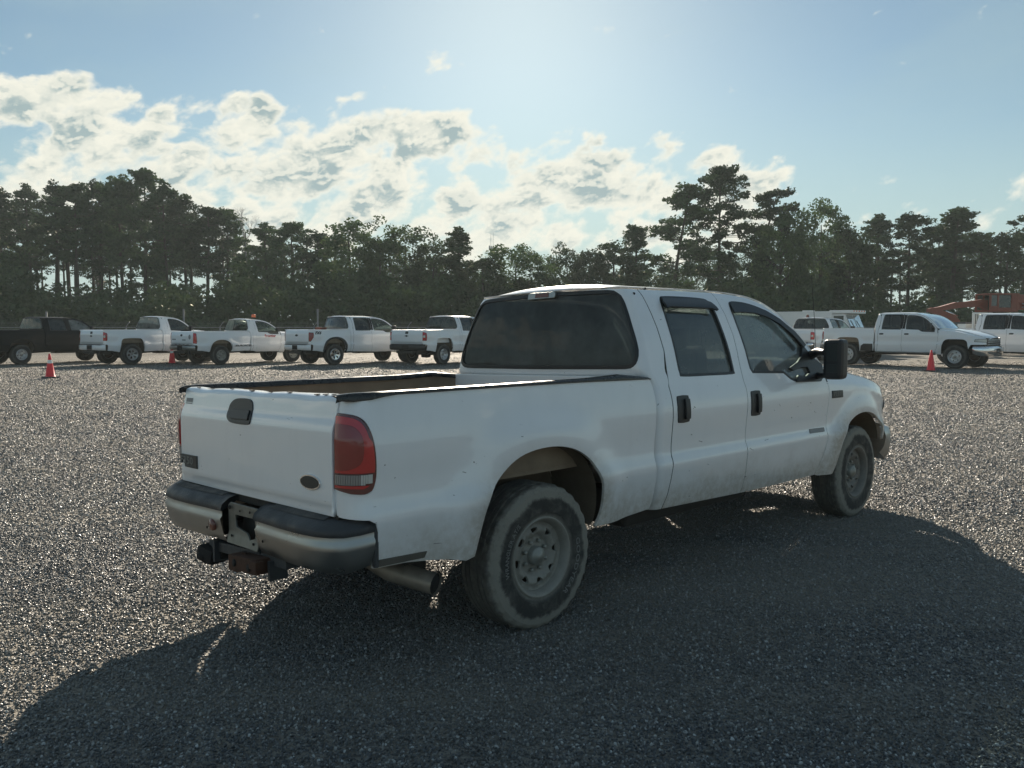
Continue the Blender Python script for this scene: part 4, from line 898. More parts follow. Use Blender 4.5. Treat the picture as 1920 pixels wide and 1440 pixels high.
MB().tube([(3.50, -.80, 1.33), (3.50, -.80, 1.36)], .018, 10).tube([(3.50, -.80, 1.36), (3.455, -.795, 1.75), (3.40, -.79, 2.08)], .0024, 5).build('antenna', 'gap_dark', truck, None)
# rear bumper
bp = MB(); prof = [(.060, .528), (.034, .540), (.010, .585), (-.002, .640), (-.008, .668), (.004, .684), (.003, .712)]
Cf_tf = None
Cp = [(-1.315, 0.0), (-1.315, .14), (-1.318, .30), (-1.325, .50), (-1.322, .68), (-1.305, .80), (-1.272, .875), (-1.235, .925), (-1.17, .966), (-1.105, .980)]
Cf = [(x, -y) for x, y in reversed(Cp)] + Cp[1:]
def plan_normal(C, i):
    a, b_ = C[max(0, i - 1)], C[min(len(C) - 1, i + 1)]; dx, dy = b_[0] - a[0], b_[1] - a[1]; l_ = math.hypot(dx, dy) or 1; return (-dy / l_, dx / l_)
def bump_sec(C, prof, recess=True, endlift=True):
    V = []
    for i, (x, y) in enumerate(C):
        nx, ny = plan_normal(C, i)
        if nx * -1 < 0 and abs(y) < .9: nx, ny = -nx, -ny
        if abs(y) >= .9 and ny * y < 0: nx, ny = -nx, -ny
        lf = max(0.0, (x + 1.25) / .17) if endlift else 0
        for d, z in prof:
            z2 = z + lf * .035 * (1 if z < .62 else .6); V.append((x - nx * d, y - ny * d, z2))
    return V
for (y0, y1) in ((-1.2, -.20), (.10, 1.2)):         # the two chrome halves
    C = [p for p in resample([p for p in Cf], .05, False) if y0 <= p[1] <= y1]; kk = len(prof); V = bump_sec(C, prof)
    bp.add(V, [(i * kk + j, i * kk + j + 1, (i + 1) * kk + j + 1, (i + 1) * kk + j) for i in range(len(C) - 1) for j in range(kk - 1)], True)
def bshear(V): V = np.array(V, float); V[:, 0] -= np.clip(V[:, 1] - .1, 0, 1) * .035; V[:, 1] *= np.where(V[:, 1] > .2, 1.03, 1.0); return shear(V)
bpo = bp.build('rear_bumper', 'dull_chrome', truck, bshear)
# recessed licence bracket between the halves, with its ragged opening
def fb(y, z): y = np.asarray(y, float); return np.stack([-1.285 - .02 * np.clip((.60 - z) / .08, 0, 1), y, z + 0 * y], -1)
pan('licence_bracket', [(-.22, .545), (.12, .545), (.12, .745), (.10, .757), (-.20, .757), (-.22, .745)], fb, 'bracket_steel', bpo, holes=[[(-.175, .60), (-.12, .585), (-.085, .615), (.04, .635), (.045, .70), (-.175, .705), (-.185, .64)]], sgn=-1, depth=.01, step=.03)
for y, z in ((.085, .735), (-.03, .73), (-.14, .735), (.07, .585), (-.17, .575), (.30, .60), (-.30, .555), (-.33, .62)):
    x = -1.293 if abs(y + .05) < .17 else -1.322
    MB().tube([(x, y, z), (x - .004, y, z)], .011 if y > .08 and z > .7 else .007, 8).build('bolt_hole', 'gap_dark', bpo, shear)
MB().lathe([(0, -.016), (.030, -.012), (.034, -.004), (.034, .01)], 20, (-1.322, .235, .625), 'x').build('licence_lamp', 'brown_lens', bpo, shear)
for s_ in (-1, 1):                                  # black step pads
    C = [p for p in resample([(x, s_ * y) for x, y in Cp], .045, False) if abs(p[1] + .05) > (.15)]
    pad = [(.003, .708), (-.004, .722), (.004, .745), (.045, .775), (.10, .787), (.125, .775)]
    V = bump_sec(C, pad, endlift=True); k = len(pad); n = len(C)
    F = [(i * k + j, i * k + j + 1, (i + 1) * k + j + 1, (i + 1) * k + j) for i in range(n - 1) for j in range(k - 1)] + [tuple(range(k)), tuple(range((n - 1) * k, n * k))]
    pd = MB().add(V, F, True).build('step_pad', 'worn_rubber', bpo, bshear)
    for q in range(5):                              # tread ribs
        d = .052 + q * .011; rb = MB(); CC = C[2:-6]; V = bump_sec(CC, [(d, .779 + q * .0022), (d + .002, .7835 + q * .0022), (d + .005, .7835 + q * .0022), (d + .007, .779 + q * .0022)]); n = len(CC)
        rb.add(V, [(i * 4 + j, i * 4 + j + 1, (i + 1) * 4 + j + 1, (i + 1) * 4 + j) for i in range(n - 1) for j in range(3)]).build('tread_rib', 'worn_rubber', pd, bshear)
    MB().box((-1.095, s_ * .968, .665), (.022, .03, .22), bev=.01).build('bumper_end_seal', 'worn_rubber', bpo, shear)
# hitch and everything rusty below the bumper
hb = MB(); hb.box((-1.20, -.02, .495), (.13, .86, .055), bev=.006, rx=R(-2.5)).box((-1.10, -.02, .56), (.06, 1.3, .07))
hb.box((-1.24, .30, .46), (.10, .02, .12)).box((-1.24, -.32, .46), (.10, .02, .10)); hitch = hb.build('tow_hitch', 'worn_rubber', truck, shear)
MB().box((-1.25, .40, .425), (.13, .13, .09), bev=.03, rz=R(14), rx=R(12)).box((-1.21, .30, .45), (.10, .05, .09), bev=.015, rx=R(20)).tube([(-1.24, .40, .44), (-1.31, .42, .40)], [.045, .04], 12).build('trailer_socket', 'gap_dark', hitch, shear)
m2 = MB(); m2.box((-1.26, -.17, .475), (.17, .24, .080), bev=.014, rx=R(-3)).box((-1.285, -.035, .462), (.12, .10, .085), bev=.012).box((-1.33, -.27, .492), (.05, .08, .045), bev=.012)
m2.tube([(-1.25, -.32, .48), (-1.25, -.27, .48)], .035, 10).tube([(-1.30, -.08, .43), (-1.30, -.08, .52)], .016, 8); m2.build('drawbar', 'rust', hitch, shear)
for y in (-.22, -.06): MB().tube([(-1.350, y, .47), (-1.344, y, .47)], .020, 10).build('drawbar_hole', 'gap_dark', hitch, shear)
# exhaust
ex = MB(); pth = spl([(-.10, -.30, .52), (-.55, -.34, .53), (-.82, -.40, .52), (-.85, -.53, .49), (-.82, -.65, .435), (-.765, -.78, .408), (-.71, -.93, .388)], 4)
ex.tube(pth, [.052] * (len(pth) - 8) + [.056] * 8, 14, cap=False); exo = ex.build('exhaust_pipe', 'exhaust_steel', truck)
d = (Vector(pth[-1]) - Vector(pth[-3])).normalized(); p = Vector(pth[-1]); MB().tube([p - d * .012, p - d * .013], .0535, 14).build('pipe_bore', 'gap_dark', exo)
MB().box((-.72, -.50, .55), (.02, .04, .14)).build('exhaust_hanger', 'underbody', truck, shear)
MB().lathe([(.0, -.09), (.17, -.09), (.19, -.10), (.30, -.11), (.38, -.09), (.395, 0), (.38, .09), (.30, .11), (.19, .10), (0, .09)], 32, (-.82, .02, .60), 'z').build('spare_wheel', 'tyre', truck, shear)
MB().box((1.7, -.62, .50), (1.5, .34, .26), bev=.05).build('fuel_tank', 'underbody', truck, shear)
MB().box((-.72, -.70, .47), (.14, .16, .14), bev=.02).build('shackle_bracket', 'underbody', truck, shear)
for (yy, sg) in ((-.60, -1), (.60, 1)):
    MB().box((3.05, yy, .47), (.18, .06, .05), bev=.01).build('body_mount', 'underbody', truck, shear)
# mud guard behind the front wheel
make_wheel(truck, 0, -.858, .404, 'steel8', .220, .130, 'steel_rim', 'dusty_tyre', False, spin=.25, letters=True)
make_wheel(truck, 3.967, -.845, .402, 'steel8', .220, .130, 'steel_rim_front', 'dusty_tyre', False, steer=R(1.0), spin=1.1)
make_wheel(truck, 0, .858, .404, 'steel8', .220, .130, 'steel_rim', 'dusty_tyre', True)
make_wheel(truck, 3.967, .845, .402, 'steel8', .220, .130, 'steel_rim_front', 'dusty_tyre', True)

# ------------------------------------------------------------------ the parked pickups behind
def remap(wb, tail, cb, gc, gb, ga_gap=0.617, rk=.52, belt=1.36, roof=1.93, nose=None, ysc=1.0, lift=0.0):
    fa = wb; xs = [-1.32, -.60, .60, 1.03, 1.20, 2.11, 3.35, 4.57, 5.0]
    xd = [-tail, -.60, .60, cb, gc, gb, fa - ga_gap, fa + .603, fa + (nose or 1.03)]
    zs = [0, .50, 1.02, 1.345, 1.93, 2.0]; zd = [0 + lift, rk, 1.02 + (belt - 1.345) * .5 + lift * .5, belt, roof - .06, roof]
    def tf(V):
        V = np.array(V, float); V[:, 0] = np.interp(V[:, 0], xs, xd) + np.where(V[:, 0] < -1.32, V[:, 0] + 1.32, 0) + np.where(V[:, 0] > 5, V[:, 0] - 5, 0)
        V[:, 2] = np.interp(V[:, 2], zs, zd) + np.where(V[:, 2] > 2, V[:, 2] - 2, 0); V[:, 1] *= ysc; return V
    return tf
def bowtie(name, par, c, w, h, mat, tf):
    pl = [(-1, -.30), (-.42, -.30), (-.42, -1), (.36, -1), (.36, -.30), (1, -.30), (.88, .30), (.36, .30), (.36, 1), (-.48, 1), (-.48, .30), (-1.1, .30)]
    MB().prism([(a * w / 2, b_ * h / 2) for a, b_ in pl], lambda a, b_, t: (c[0] - t, c[1] - a, c[2] + b_), 0, .012).build(name, mat, par, tf)
def far_truck(spec, loc, rz, label, group=None):
    P = dict(spec); P['loc'] = (loc[0], loc[1], loc[2] if len(loc) > 2 else float(ground_z(loc[0], loc[1]))); P['rz'] = rz; tf = P['tf']
    root, bl, pan, shell = pickup('pickup_truck', P); tag(root, label, 'pickup truck', group)
    tgp = pan('tailgate', [(-.825, .795), (.825, .795), (.825, 1.345), (.80, 1.40), (-.80, 1.40), (-.825, 1.345)], fn_tail, sgn=-1, depth=0.02, step=.08)
    hm = P.get('tg_handle', 'black_plastic')
    if P.get('tg_handle') != 'none':
        if P.get('tg_round'): pan('tailgate_handle', circ(.02, 1.20, .075, .05, 10), ft(.01), hm, tgp, sgn=-1, depth=.012, step=.05)
        else: pan('tailgate_handle', [(-.075, 1.20), (.075, 1.20), (.075, 1.29), (-.075, 1.29)], ft(.01), hm, tgp, sgn=-1, depth=.012, step=.05)
    if P.get('emblem') == 'bowtie': bowtie('emblem', tgp, (-1.232, 0, 1.11), .20, .075, 'badge_dark', tf)
    if P.get('emblem') == 'oval': pan('emblem', circ(0, 1.13, .10, .042, 14), ft(.01), 'badge_dark', tgp, sgn=-1, depth=.008, step=.05)
    bm = P.get('rbumper', 'chrome'); r_ = MB()
    k = 5; pr = [(.05, .56), (.0, .60), (.0, .74), (.03, .77), (.12, .78)]; C = [(-1.20, -.96), (-1.27, -.90), (-1.32, -.70), (-1.34, -.30), (-1.34, .30), (-1.32, .70), (-1.27, .90), (-1.20, .96)]
    V = []
    for i, (x, y) in enumerate(C):
        nx, ny = plan_normal(C, i)
        if nx > 0: nx, ny = -nx, -ny
        for d, z in pr: V.append((x - nx * d, y - ny * d, z))
    r_.add(V, [(i * k + j, (i + 1) * k + j, (i + 1) * k + j + 1, i * k + j + 1) for i in range(len(C) - 1) for j in range(k - 1)], True)
    rb = r_.build('rear_bumper', bm, root, tf)
    pt = P.get('pad', 'black_plastic')
    MB().box((-1.28, 0, .780), (.13, 1.50, .022), bev=.004).build('step_pad', pt, rb, tf)
    MB().box((-1.345, 0, .665), (.012, .36, .17), bev=.004).build('licence_recess', 'gap_dark', rb, tf)
    MB().box((-1.20, 0, .50), (.1, .9, .10)).box((-.9, -.55, .50), (.5, .14, .12), bev=.03).build('tow_hitch', 'underbody', root, None)
    rad, wk, wm, wr = P['rad'], P['wheel'], P['rimmat'], P['rimr']
    for x in (0, P['wb']):
        for lf in (False, True): make_wheel(root, x, (.85 if lf else -.85) * P.get('ys', 1), rad, wk, wr, .13, wm, 'tyre', lf, rings=36, nuts=0, spin=P.get('spin', .3), capmat=P.get('capmat', 'hub_metal'))
    for sg in (-1, 1):
        cx = 3.12
        m_ = MB().box((cx, sg * 1.07, 1.43), (.10, .20, P.get('mir', .20)), bev=.03).tube([(cx + .03, sg * .90, 1.38), (cx, sg * 1.0, 1.40)], .025, 6).build('side_mirror', P.get('mirmat', 'black_plastic'), root, tf)
    MB().box((1.12, 0, 1.94), (.05, .34, .035), bev=.006).build('roof_brake_light', 'red_lens_dark', root, tf) if P.get('chmsl', True) else None
    return root, bl, pan, tgp
gm = dict(paint='white_paint_clean', step=.09, arch='square', tail='gm', emblem='bowtie', rail='white_paint_clean', hz=True, bigwin=True, handle_mat='white_paint_clean', glass_b='glass_far', glass_f='glass_far')
GRP = 'pickups parked in a row across the lot'
T1 = dict(gm, paint='black_paint', arch='round', tail='gm', emblem=None, rail='black_plastic', handle_mat='black_paint', wb=3.7, rad=.40, wheel='steel5', rimmat='alloy', rimr=.215, rbumper='chrome', tf=remap(3.7, 1.25, .93, 1.07, 1.95, roof=1.92), bed_mat='underbody', glass_b='glass_clear', glass_f='glass_front')
T2 = dict(gm, rear_door=False, wb=3.38, rad=.42, wheel='alloy', rimmat='alloy', rimr=.235, rbumper='white_paint_clean', tf=remap(3.38, 1.18, 1.33, 1.45, 1.60, roof=1.95, lift=.03), glass_b='glass_front')
T3 = dict(gm, hz_=0, rear_door=False, arch='round', tail='gm_old', tg_round=True, emblem=None, wb=3.38, rad=.38, wheel='steel5', rimmat='hub_metal', rimr=.205, rbumper='dull_chrome', tf=remap(3.38, 1.20, 1.33, 1.45, 1.60, roof=1.85, belt=1.30, lift=-.02), glass_b='glass_clear', glass_f='glass_clear')
T4 = dict(gm, arch='round', tail='ford', lens='red_lens_dark', emblem='oval', wb=3.68, rad=.415, wheel='alloy', rimmat='chrome', rimr=.225, rbumper='white_paint_clean', tf=remap(3.68, 1.20, .72, .88, 1.78, roof=1.96, belt=1.37, lift=.03), glass_r='glass_far', glass_f='glass_clear', glass_b='glass_side', tg_handle='white_paint_clean')
T5 = dict(gm, wb=3.9, rad=.41, wheel='steel5', rimmat='alloy', rimr=.22, rbumper='black_plastic', tf=remap(3.9, 1.20, .98, 1.12, 2.0, roof=1.97, lift=.03), bed_mat='white_paint_clean')
t1 = far_truck(T1, (5.30, 31.4), R(14), 'black pickup at the left edge, parked behind the free-standing orange cone', GRP)
t2 = far_truck(T2, (9.05, 31.0), R(11), 'white two-door pickup with dark multi-spoke alloy wheels beside the black pickup', GRP)
t3 = far_truck(T3, (12.2, 30.2), R(6), 'white two-door pickup with an amber beacon and a red company name on its door', GRP)
t4 = far_truck(T4, (16.05, 27.7), R(2), 'white four-door pickup with black wheel arch lips and FX4 decal', GRP)
t5 = far_truck(T5, (20.2, 24.7), R(10), 'white pickup with black rear bumper and bow-tie emblem, half hidden by the big pickup', GRP)
# T2 corner steps, T3 beacon and lettering, T4 wheel lips and decal
def on_side(root, tf, name, s_, x, z, size, mat, fn, sx=1.0, shearx=0.0, bold=0.004, par=None):
    V, F = text_mesh(s_, size, .001, bold, shearx); xx = x + V[:, 0] * sx; zz = z + V[:, 1]
    P_ = fn(xx, zz); P_[:, 1] -= .006 + V[:, 2]; return add_obj(name, mesh_np(name, tf(P_), F), par or root, mat)
r3, b3, p3, g3 = t3
bc = MB().lathe([(.095, 0), (.095, .02), (.11, .02), (.11, .03)], 16, (0, 0, 0), 'z').build('beacon_base', 'black_plastic', None); bc.name = 'beacon_base'
bd_ = empty('warning_beacon', (0, 0, 0)); bc.parent = bd_
MB().lathe([(.085, .02), (.09, .10), (.075, .16), (.0, .165)], 16, (0, 0, 0), 'z').build('lamp_dome', 'amber_lens', bd_)
wp = Vector((2.0, -.1, 1.845)); a_ = R(6); bd_.location = (r3.location.x + wp.x * math.cos(a_) - wp.y * math.sin(a_), r3.location.y + wp.x * math.sin(a_) + wp.y * math.cos(a_), r3.location.z + wp.z)
tag(bd_, 'amber warning beacon standing on the roof of the white two-door pickup with door lettering', 'beacon')
on_side(r3, T3['tf'], 'door_lettering', 'Frontier', 2.52, 1.10, .17, 'decal_red', fn_door, 1.0, par=b3[('d', False)][1])
on_side(r3, T3['tf'], 'small_lettering', 'Pipeline, LLC', 2.62, .93, .06, 'decal_grey', fn_door, 1.0, par=b3[('d', False)][1], bold=.001) if False else None
on_side(r3, T3['tf'], 'phone_lettering', '1.800.FRONTIER', .55, .70, .115, 'decal_black', fn_box, .62, bold=.003, par=b3[False])
for k in range(4): MB().box((-1.30, -.54 + .30 * k, .80), (.05, .10, .06), bev=.01).build('bumper_block', 'dull_chrome', g3, T3['tf'])
p3('round_decal', circ(-.60, 1.13, .085, .10, 14), ft(.004), 'decal_grey', g3, sgn=-1, depth=.002, step=.05)
for yy, zz, ww in ((.45, 1.00, .30), (-.30, .98, .26)): p3('decal_strip', [(yy, zz), (yy + ww, zz), (yy + ww, zz + .05), (yy, zz + .05)], ft(.004), 'decal_grey', g3, sgn=-1, depth=.002, step=.05)
r4, b4, p4, g4 = t4
on_side(r4, T4['tf'], 'side_decal', 'FX4', -.98, 1.18, .15, 'decal_black', fn_box, 1.25, .35, .008, par=b4[False])
def lip(pan_, arch_, cx, cz, fn, par):
    outer = [(cx + (x - cx) * 1.16, cz + (z - cz) * 1.12) for x, z in spl(arch_, 2)]; pan_('arch_lip', outer + [(x, z) for x, z in reversed(spl(arch_, 2))], lambda u, v: fn(u, v) + np.stack([0 * v, -.012 + 0 * v, 0 * v], -1), 'black_plastic', par, depth=.02, step=.06)
lip(p4, RARCH['round'], -.01, .50, fn_box, b4[False])
mt = MB(); mt.box((3.0, 0, .46), (.01, .01, .01))
bx_ = MB().box((0, 0, .16), (.34, .30, .32), bev=.02).box((0, 0, .33), (.36, .32, .03), bev=.01).build('plastic_crate', 'crane_orange', None)
p = unpx(601, 613, 34.6); bx_.location = (p.x, p.y, r4.location.z + .99 + .17); tag(bx_, 'small orange tote standing in the bed of the FX4 pickup', 'tote')

# right-hand side
TR1 = dict(gm, arch='square', tail='gm', lens='red_lens', emblem=None, wb=4.04, rad=.43, wheel='steel5', rimmat='alloy', rimr=.235, rbumper='chrome', tf=remap(4.04, 1.22, 1.06, 1.20, 2.12, roof=2.06, belt=1.42, rk=.56, nose=1.05, lift=.05), mir=.26, handle_mat='black_plastic', glass_r='glass_far', bed_mat='bed_liner')
p = unpx(1594, 689, 33.2); tr1 = far_truck(TR1, (30.05, 10.85, .19), R(266), 'white four-door heavy pickup facing right behind the right-hand cone, chrome bumper', GRP)
TR2 = dict(gm, arch='round', tail='ford_box', emblem=None, wb=4.2, rad=.43, wheel='alloy', rimmat='alloy', rimr=.23, rbumper='chrome', tf=remap(4.2, 1.25, 1.10, 1.24, 2.30, roof=2.06, belt=1.42, rk=.56, lift=.05), handle_mat='black_plastic')
tr2 = far_truck(TR2, (33.6, 6.0, .22), R(262), 'white four-door pickup cut off by the right edge, with a white cab rack', GRP)
TR3 = dict(gm, arch='round', tail='ford_box', emblem='oval', wb=3.68, rad=.40, wheel='alloy', rimmat='alloy', rimr=.22, rbumper='chrome', tf=remap(3.68, 1.20, .72, .88, 1.78, roof=1.94, lift=.0), glass_f='glass_clear', glass_r='glass_side')
tr3 = far_truck(TR3, (31.9, 14.6, .2), R(2), 'white pickup seen from behind with boxy red tail lights, beyond the black door mirror', GRP)
# black lower cladding on the heavy pickup
r1_, b1_, p1_, g1_ = tr1
p1_('mud_flap', [(.52, .50), (.98, .50), (.98, .78), (.66, .78), (.56, .70)], add3(fn_box, 0, -.01), 'black_plastic', b1_[False], depth=.02, step=.08)
p1_('side_step', [(1.1, .46), (3.3, .46), (3.3, .50), (1.1, .50)], lambda x, z: fn_door(x, z) + np.stack([0 * z, -.03 + 0 * z, 0 * z], -1), 'alloy', depth=.03, step=.1)
def world_of(px, depth): p = unpx(px, 613, depth); return p.x, p.y
def place_by(root, px, depth, lx, ly):             # move a truck so that its local point stands at that pixel column and distance
    x, y = world_of(px, depth); a = root.rotation_euler.z; root.location.x = x - (lx * math.cos(a) - ly * math.sin(a)); root.location.y = y - (lx * math.sin(a) + ly * math.cos(a))
    root.location.z = float(ground_z(root.location.x, root.location.y)) + .02
for T_, px_, d_ in ((t1, 38, 33.3), (t2, 246, 33.2), (t3, 413, 33.4), (t4, 627, 33.2), (t5, 831, 33.6)): place_by(T_[0], px_, d_, 0, -.93)
place_by(tr1[0], 1591, 33.2, 0, -.95); place_by(tr2[0], 1829, 33.8, 1.10, -.93); place_by(tr3[0], 1523, 36.8, -1.20, -.94)
def rest(o, root, lx, ly, lz):
    a = root.rotation_euler.z; o.location = (root.location.x + lx * math.cos(a) - ly * math.sin(a), root.location.y + lx * math.sin(a) + ly * math.cos(a), root.location.z + lz)
rest(bd_, t3[0], 2.05, -.1, 1.855)
bx_.rotation_euler = (0, 0, .2); rest(bx_, t4[0], .22, .35, 1.13)
ru = tr2[0]
mb = MB(); 
for y in (-.78, .78): mb.box((.93, y, 1.70), (.07, .07, .72), bev=.008)
for z in (1.45, 2.04): mb.box((.93, 0, z), (.06, 1.56, .06), bev=.006)
cr = mb.build('cab_rack', 'van_white', ru)
for k in range(8): MB().box((.93, -.66 + .165 * k, 1.74), (.03, .035, .55)).build('rack_bar', 'van_white', cr)
tb = empty('toolbox'); tb.rotation_euler = ru.rotation_euler; a = ru.rotation_euler.z; lx, ly = .30, -.25
tb.location = (ru.location.x + lx * math.cos(a) - ly * math.sin(a), ru.location.y + lx * math.sin(a) + ly * math.cos(a), ru.location.z + .95)
MB().box((0, 0, .33), (.75, 1.2, .66), bev=.03).build('body', 'van_white', tb); MB().box((0, 0, .70), (.68, 1.1, .07), bev=.02).build('lid', 'worn_rubber', tb)
tag(tb, 'white toolbox with a dark lid in the truck bed beneath the orange boom', 'toolbox')
bk = empty('warning_beacon'); a = tr3[0].rotation_euler.z; lx, ly = 1.0, .3
bk.location = (tr3[0].location.x + lx * math.cos(a) - ly * math.sin(a), tr3[0].location.y + lx * math.sin(a) + ly * math.cos(a), tr3[0].location.z + 1.92)
MB().lathe([(0, 0), (.07, 0), (.075, .03), (.06, .12), (0, .15)], 12, (0, 0, 0), 'z').build('lamp_dome', 'brown_lens', bk); tag(bk, 'small red beacon on the roof of the white pickup with boxy tail lights', 'beacon')

# step van
vx, vy = world_of(1608, 44.0); van = empty('step_van', (vx, vy, .17), R(-84)); tag(van, 'white walk-in step van parked beyond the trucks, flat side and sloping windscreen', 'van')
sec = [(-7.2, .52), (-.95, .52), (-.95, 2.26), (-1.15, 2.30), (-7.1, 2.30), (-7.2, 2.22)]
MB().prism(sec, lambda a, b, t: (a, t, b), -1.12, 1.12).build('box_body', 'van_white', van)
MB().prism([(-.95, .50), (.30, .50), (.34, .80), (.28, 1.30), (-.02, 1.42), (-.30, 2.14), (-.95, 2.14)], lambda a, b, t: (a, t, b), -1.06, 1.06).build('cab', 'van_white', van)
for sy in (-.52, .52): MB().prism([(-.012, 1.46), (-.285, 2.08), (-.270, 2.085), (.008, 1.462)], lambda a, b, t: (a, t, b), sy - .46, sy + .46).build('windscreen', 'glass_front', van)
for sy in (-.5, .4): MB().tube([(.012, sy, 1.46), (-.14, sy - .16, 1.82)], .014, 5).build('wiper', 'gap_dark', van)
MB().box((-.52, 0, 2.26), (1.15, 2.2, .17), bev=.03).build('roof_visor', 'van_white', van)
for k in range(5): MB().box((.062, -.8 + .4 * k, 2.30), (.03, .12, .06), bev=.01).build('marker_lamp', 'amber_lens', van)
MB().box((-.62, -1.065, 1.78), (.50, .02, .56), bev=.005).box((-.62, 1.065, 1.78), (.50, .02, .56), bev=.005).build('side_window', 'glass_far', van)
MB().box((-2.6, 0, 2.33), (.5, .5, .08), bev=.02).build('roof_vent', 'van_white', van)
MB().box((-3.6, 0, .48), (6.6, 1.0, .14)).build('chassis', 'underbody', van); MB().box((.38, 0, .58), (.08, 2.1, .18), bev=.02).build('bumper', 'black_plastic', van)
for x in (-.6, -4.9):
    for lf in (False, True): make_wheel(van, x, .92 if lf else -.92, .39, 'steel5', .205, .12, 'hub_metal', 'tyre', lf, rings=36, nuts=0)

# orange loader crane
cx_, cy_ = world_of(1868, 46.0); crn = empty('loader_crane', (cx_, cy_, .16), YAW - R(90) + R(4)); tag(crn, 'orange knuckle-boom loader crane with an operator cab above the pickups at the right edge', 'crane')
MB().box((-.2, 0, .95), (5.6, 1.0, .25), bev=.03).box((0, 0, 1.25), (2.4, 2.0, .35), bev=.05).build('carrier', 'crane_orange', crn)
MB().tube([(0, 0, 1.3), (0, 0, 2.35)], .38, 16).build('turntable', 'rust', crn)
cb = MB(); x0, x1, z0, z1, y0, y1 = -.80, .72, 2.36, 3.26, -.62, .62
for xx in (x0, -.38, .40, x1):
    for yy in (y0, y1): cb.box((xx, yy, (z0 + z1) / 2), (.09, .08, z1 - z0), bev=.01)
cb.box(((x0 + x1) / 2, 0, z1), (1.66, 1.34, .07), bev=.02).box(((x0 + x1) / 2, 0, z0), (1.62, 1.30, .10), bev=.02).box((.60, y0, 2.82), (.30, .05, .85)).box((.60, y1, 2.82), (.30, .05, .85)).box((-.60, y0, 2.50), (.42, .05, .24)).box((0, y0, 2.46), (.8, .05, .14))
cbo = cb.build('operator_cab', 'crane_orange', crn)
for xx, w in ((-.59, .36), (.01, .70)): MB().box((xx, y0 + .01, 2.86), (w, .02, .66)).box((xx, y1 - .01, 2.86), (w, .02, .66)).build('cab_window', 'glass_front' if w < .5 else 'glass_side', cbo)
MB().box((.15, 0, 2.72), (.40, .45, .62), bev=.08).build('seat', 'gap_dark', cbo)
MB().box((1.08, 0, 3.0), (.66, 1.1, .46), bev=.03).box((1.0, 0, 2.60), (.50, 1.0, .36), bev=.03).build('engine_housing', 'crane_orange', crn)
MB().tube([(1.0, -.62, 2.75), (1.5, -.62, 2.55), (2.2, -.62, 2.45)], .04, 6).tube([(1.0, -.60, 2.55), (1.8, -.60, 2.70)], .03, 6).build('handrail', 'galvanised', crn)
def beam(pts, w, par, nm, mat='crane_orange'):
    m_ = MB(); n = len(pts)
    V = []
    for i, (x, z, h) in enumerate(pts): V += [(x, -w / 2, z - h / 2), (x, w / 2, z - h / 2), (x, w / 2, z + h / 2), (x, -w / 2, z + h / 2)]
    F = [(i * 4 + j, i * 4 + (j + 1) % 4, (i + 1) * 4 + (j + 1) % 4, (i + 1) * 4 + j) for i in range(n - 1) for j in range(4)] + [(3, 2, 1, 0), tuple(range(n * 4 - 4, n * 4))]
    return m_.add(V, F).build(nm, mat, par)
bo = beam([(-.62, 2.62, .62), (-.95, 2.78, .40), (-1.9, 2.70, .30), (-2.4, 2.66, .34), (-3.3, 2.47, .22), (-3.9, 2.38, .20)], .30, crn, 'boom')
ar = beam([(-3.75, 2.42, .28), (-3.2, 2.20, .40), (-2.4, 1.92, .34), (-2.15, 1.75, .18)], .26, crn, 'jib')
MB().tube([(-3.0, -.16, 2.36), (-2.3, -.16, 2.08)], .045, 8).build('hydraulic_ram', 'chrome', ar); MB().tube([(-2.2, 0, 1.80), (-2.0, 0, 1.60), (-1.85, 0, 1.35)], .09, 8).build('grapple', 'rust', ar)
for x in (-2.3, -.9, 2.1):
    for lf in (False, True): make_wheel(crn, x, .85 if lf else -.85, .50, 'steel5', .26, .14, 'hub_metal', 'tyre', lf, rings=36, nuts=0)

# cones
def make_cone(px, depth, label, rz=0.0, h=.72, bands=True):
    x, y = world_of(px, depth); c = empty('traffic_cone', (x, y, float(ground_z(x, y)) + .004), rz)
    MB().box((0, 0, .022), (.36, .36, .044), bev=.015).build('base', 'black_plastic', c)
    r = lambda z: .135 - (.135 - .028) * (z / h)
    b1 = MB().lathe([(r(0) + .02, .044), (r(.03), .06), (r(.40), .40 + .04)] + ([] if bands else [(r(h), h), (r(h) - .01, h + .006), (0, h + .006)]), 20, (0, 0, 0), 'z').build('cone_body', 'cone_orange', c)
    if bands:
        MB().lathe([(r(.44) + .001, .44), (r(.545) + .001, .545)], 20, (0, 0, 0), 'z').build('white_band', 'cone_band', c)
        MB().lathe([(r(.545), .545), (r(h), h), (r(h) - .01, h + .006), (0, h + .006)], 20, (0, 0, 0), 'z').build('cone_tip', 'cone_orange', c)
    tag(c, label, 'traffic cone', 'orange traffic cones on the lot'); return c
make_cone(91, 25.3, 'orange traffic cone with one white band standing before the black pickup', .3)
make_cone(321, 34.2, 'orange traffic cone half hidden between two white two-door pickups', .8)
make_cone(1748, 28.6, 'plain orange traffic cone standing before the white heavy pickup on the right', .1, bands=False)

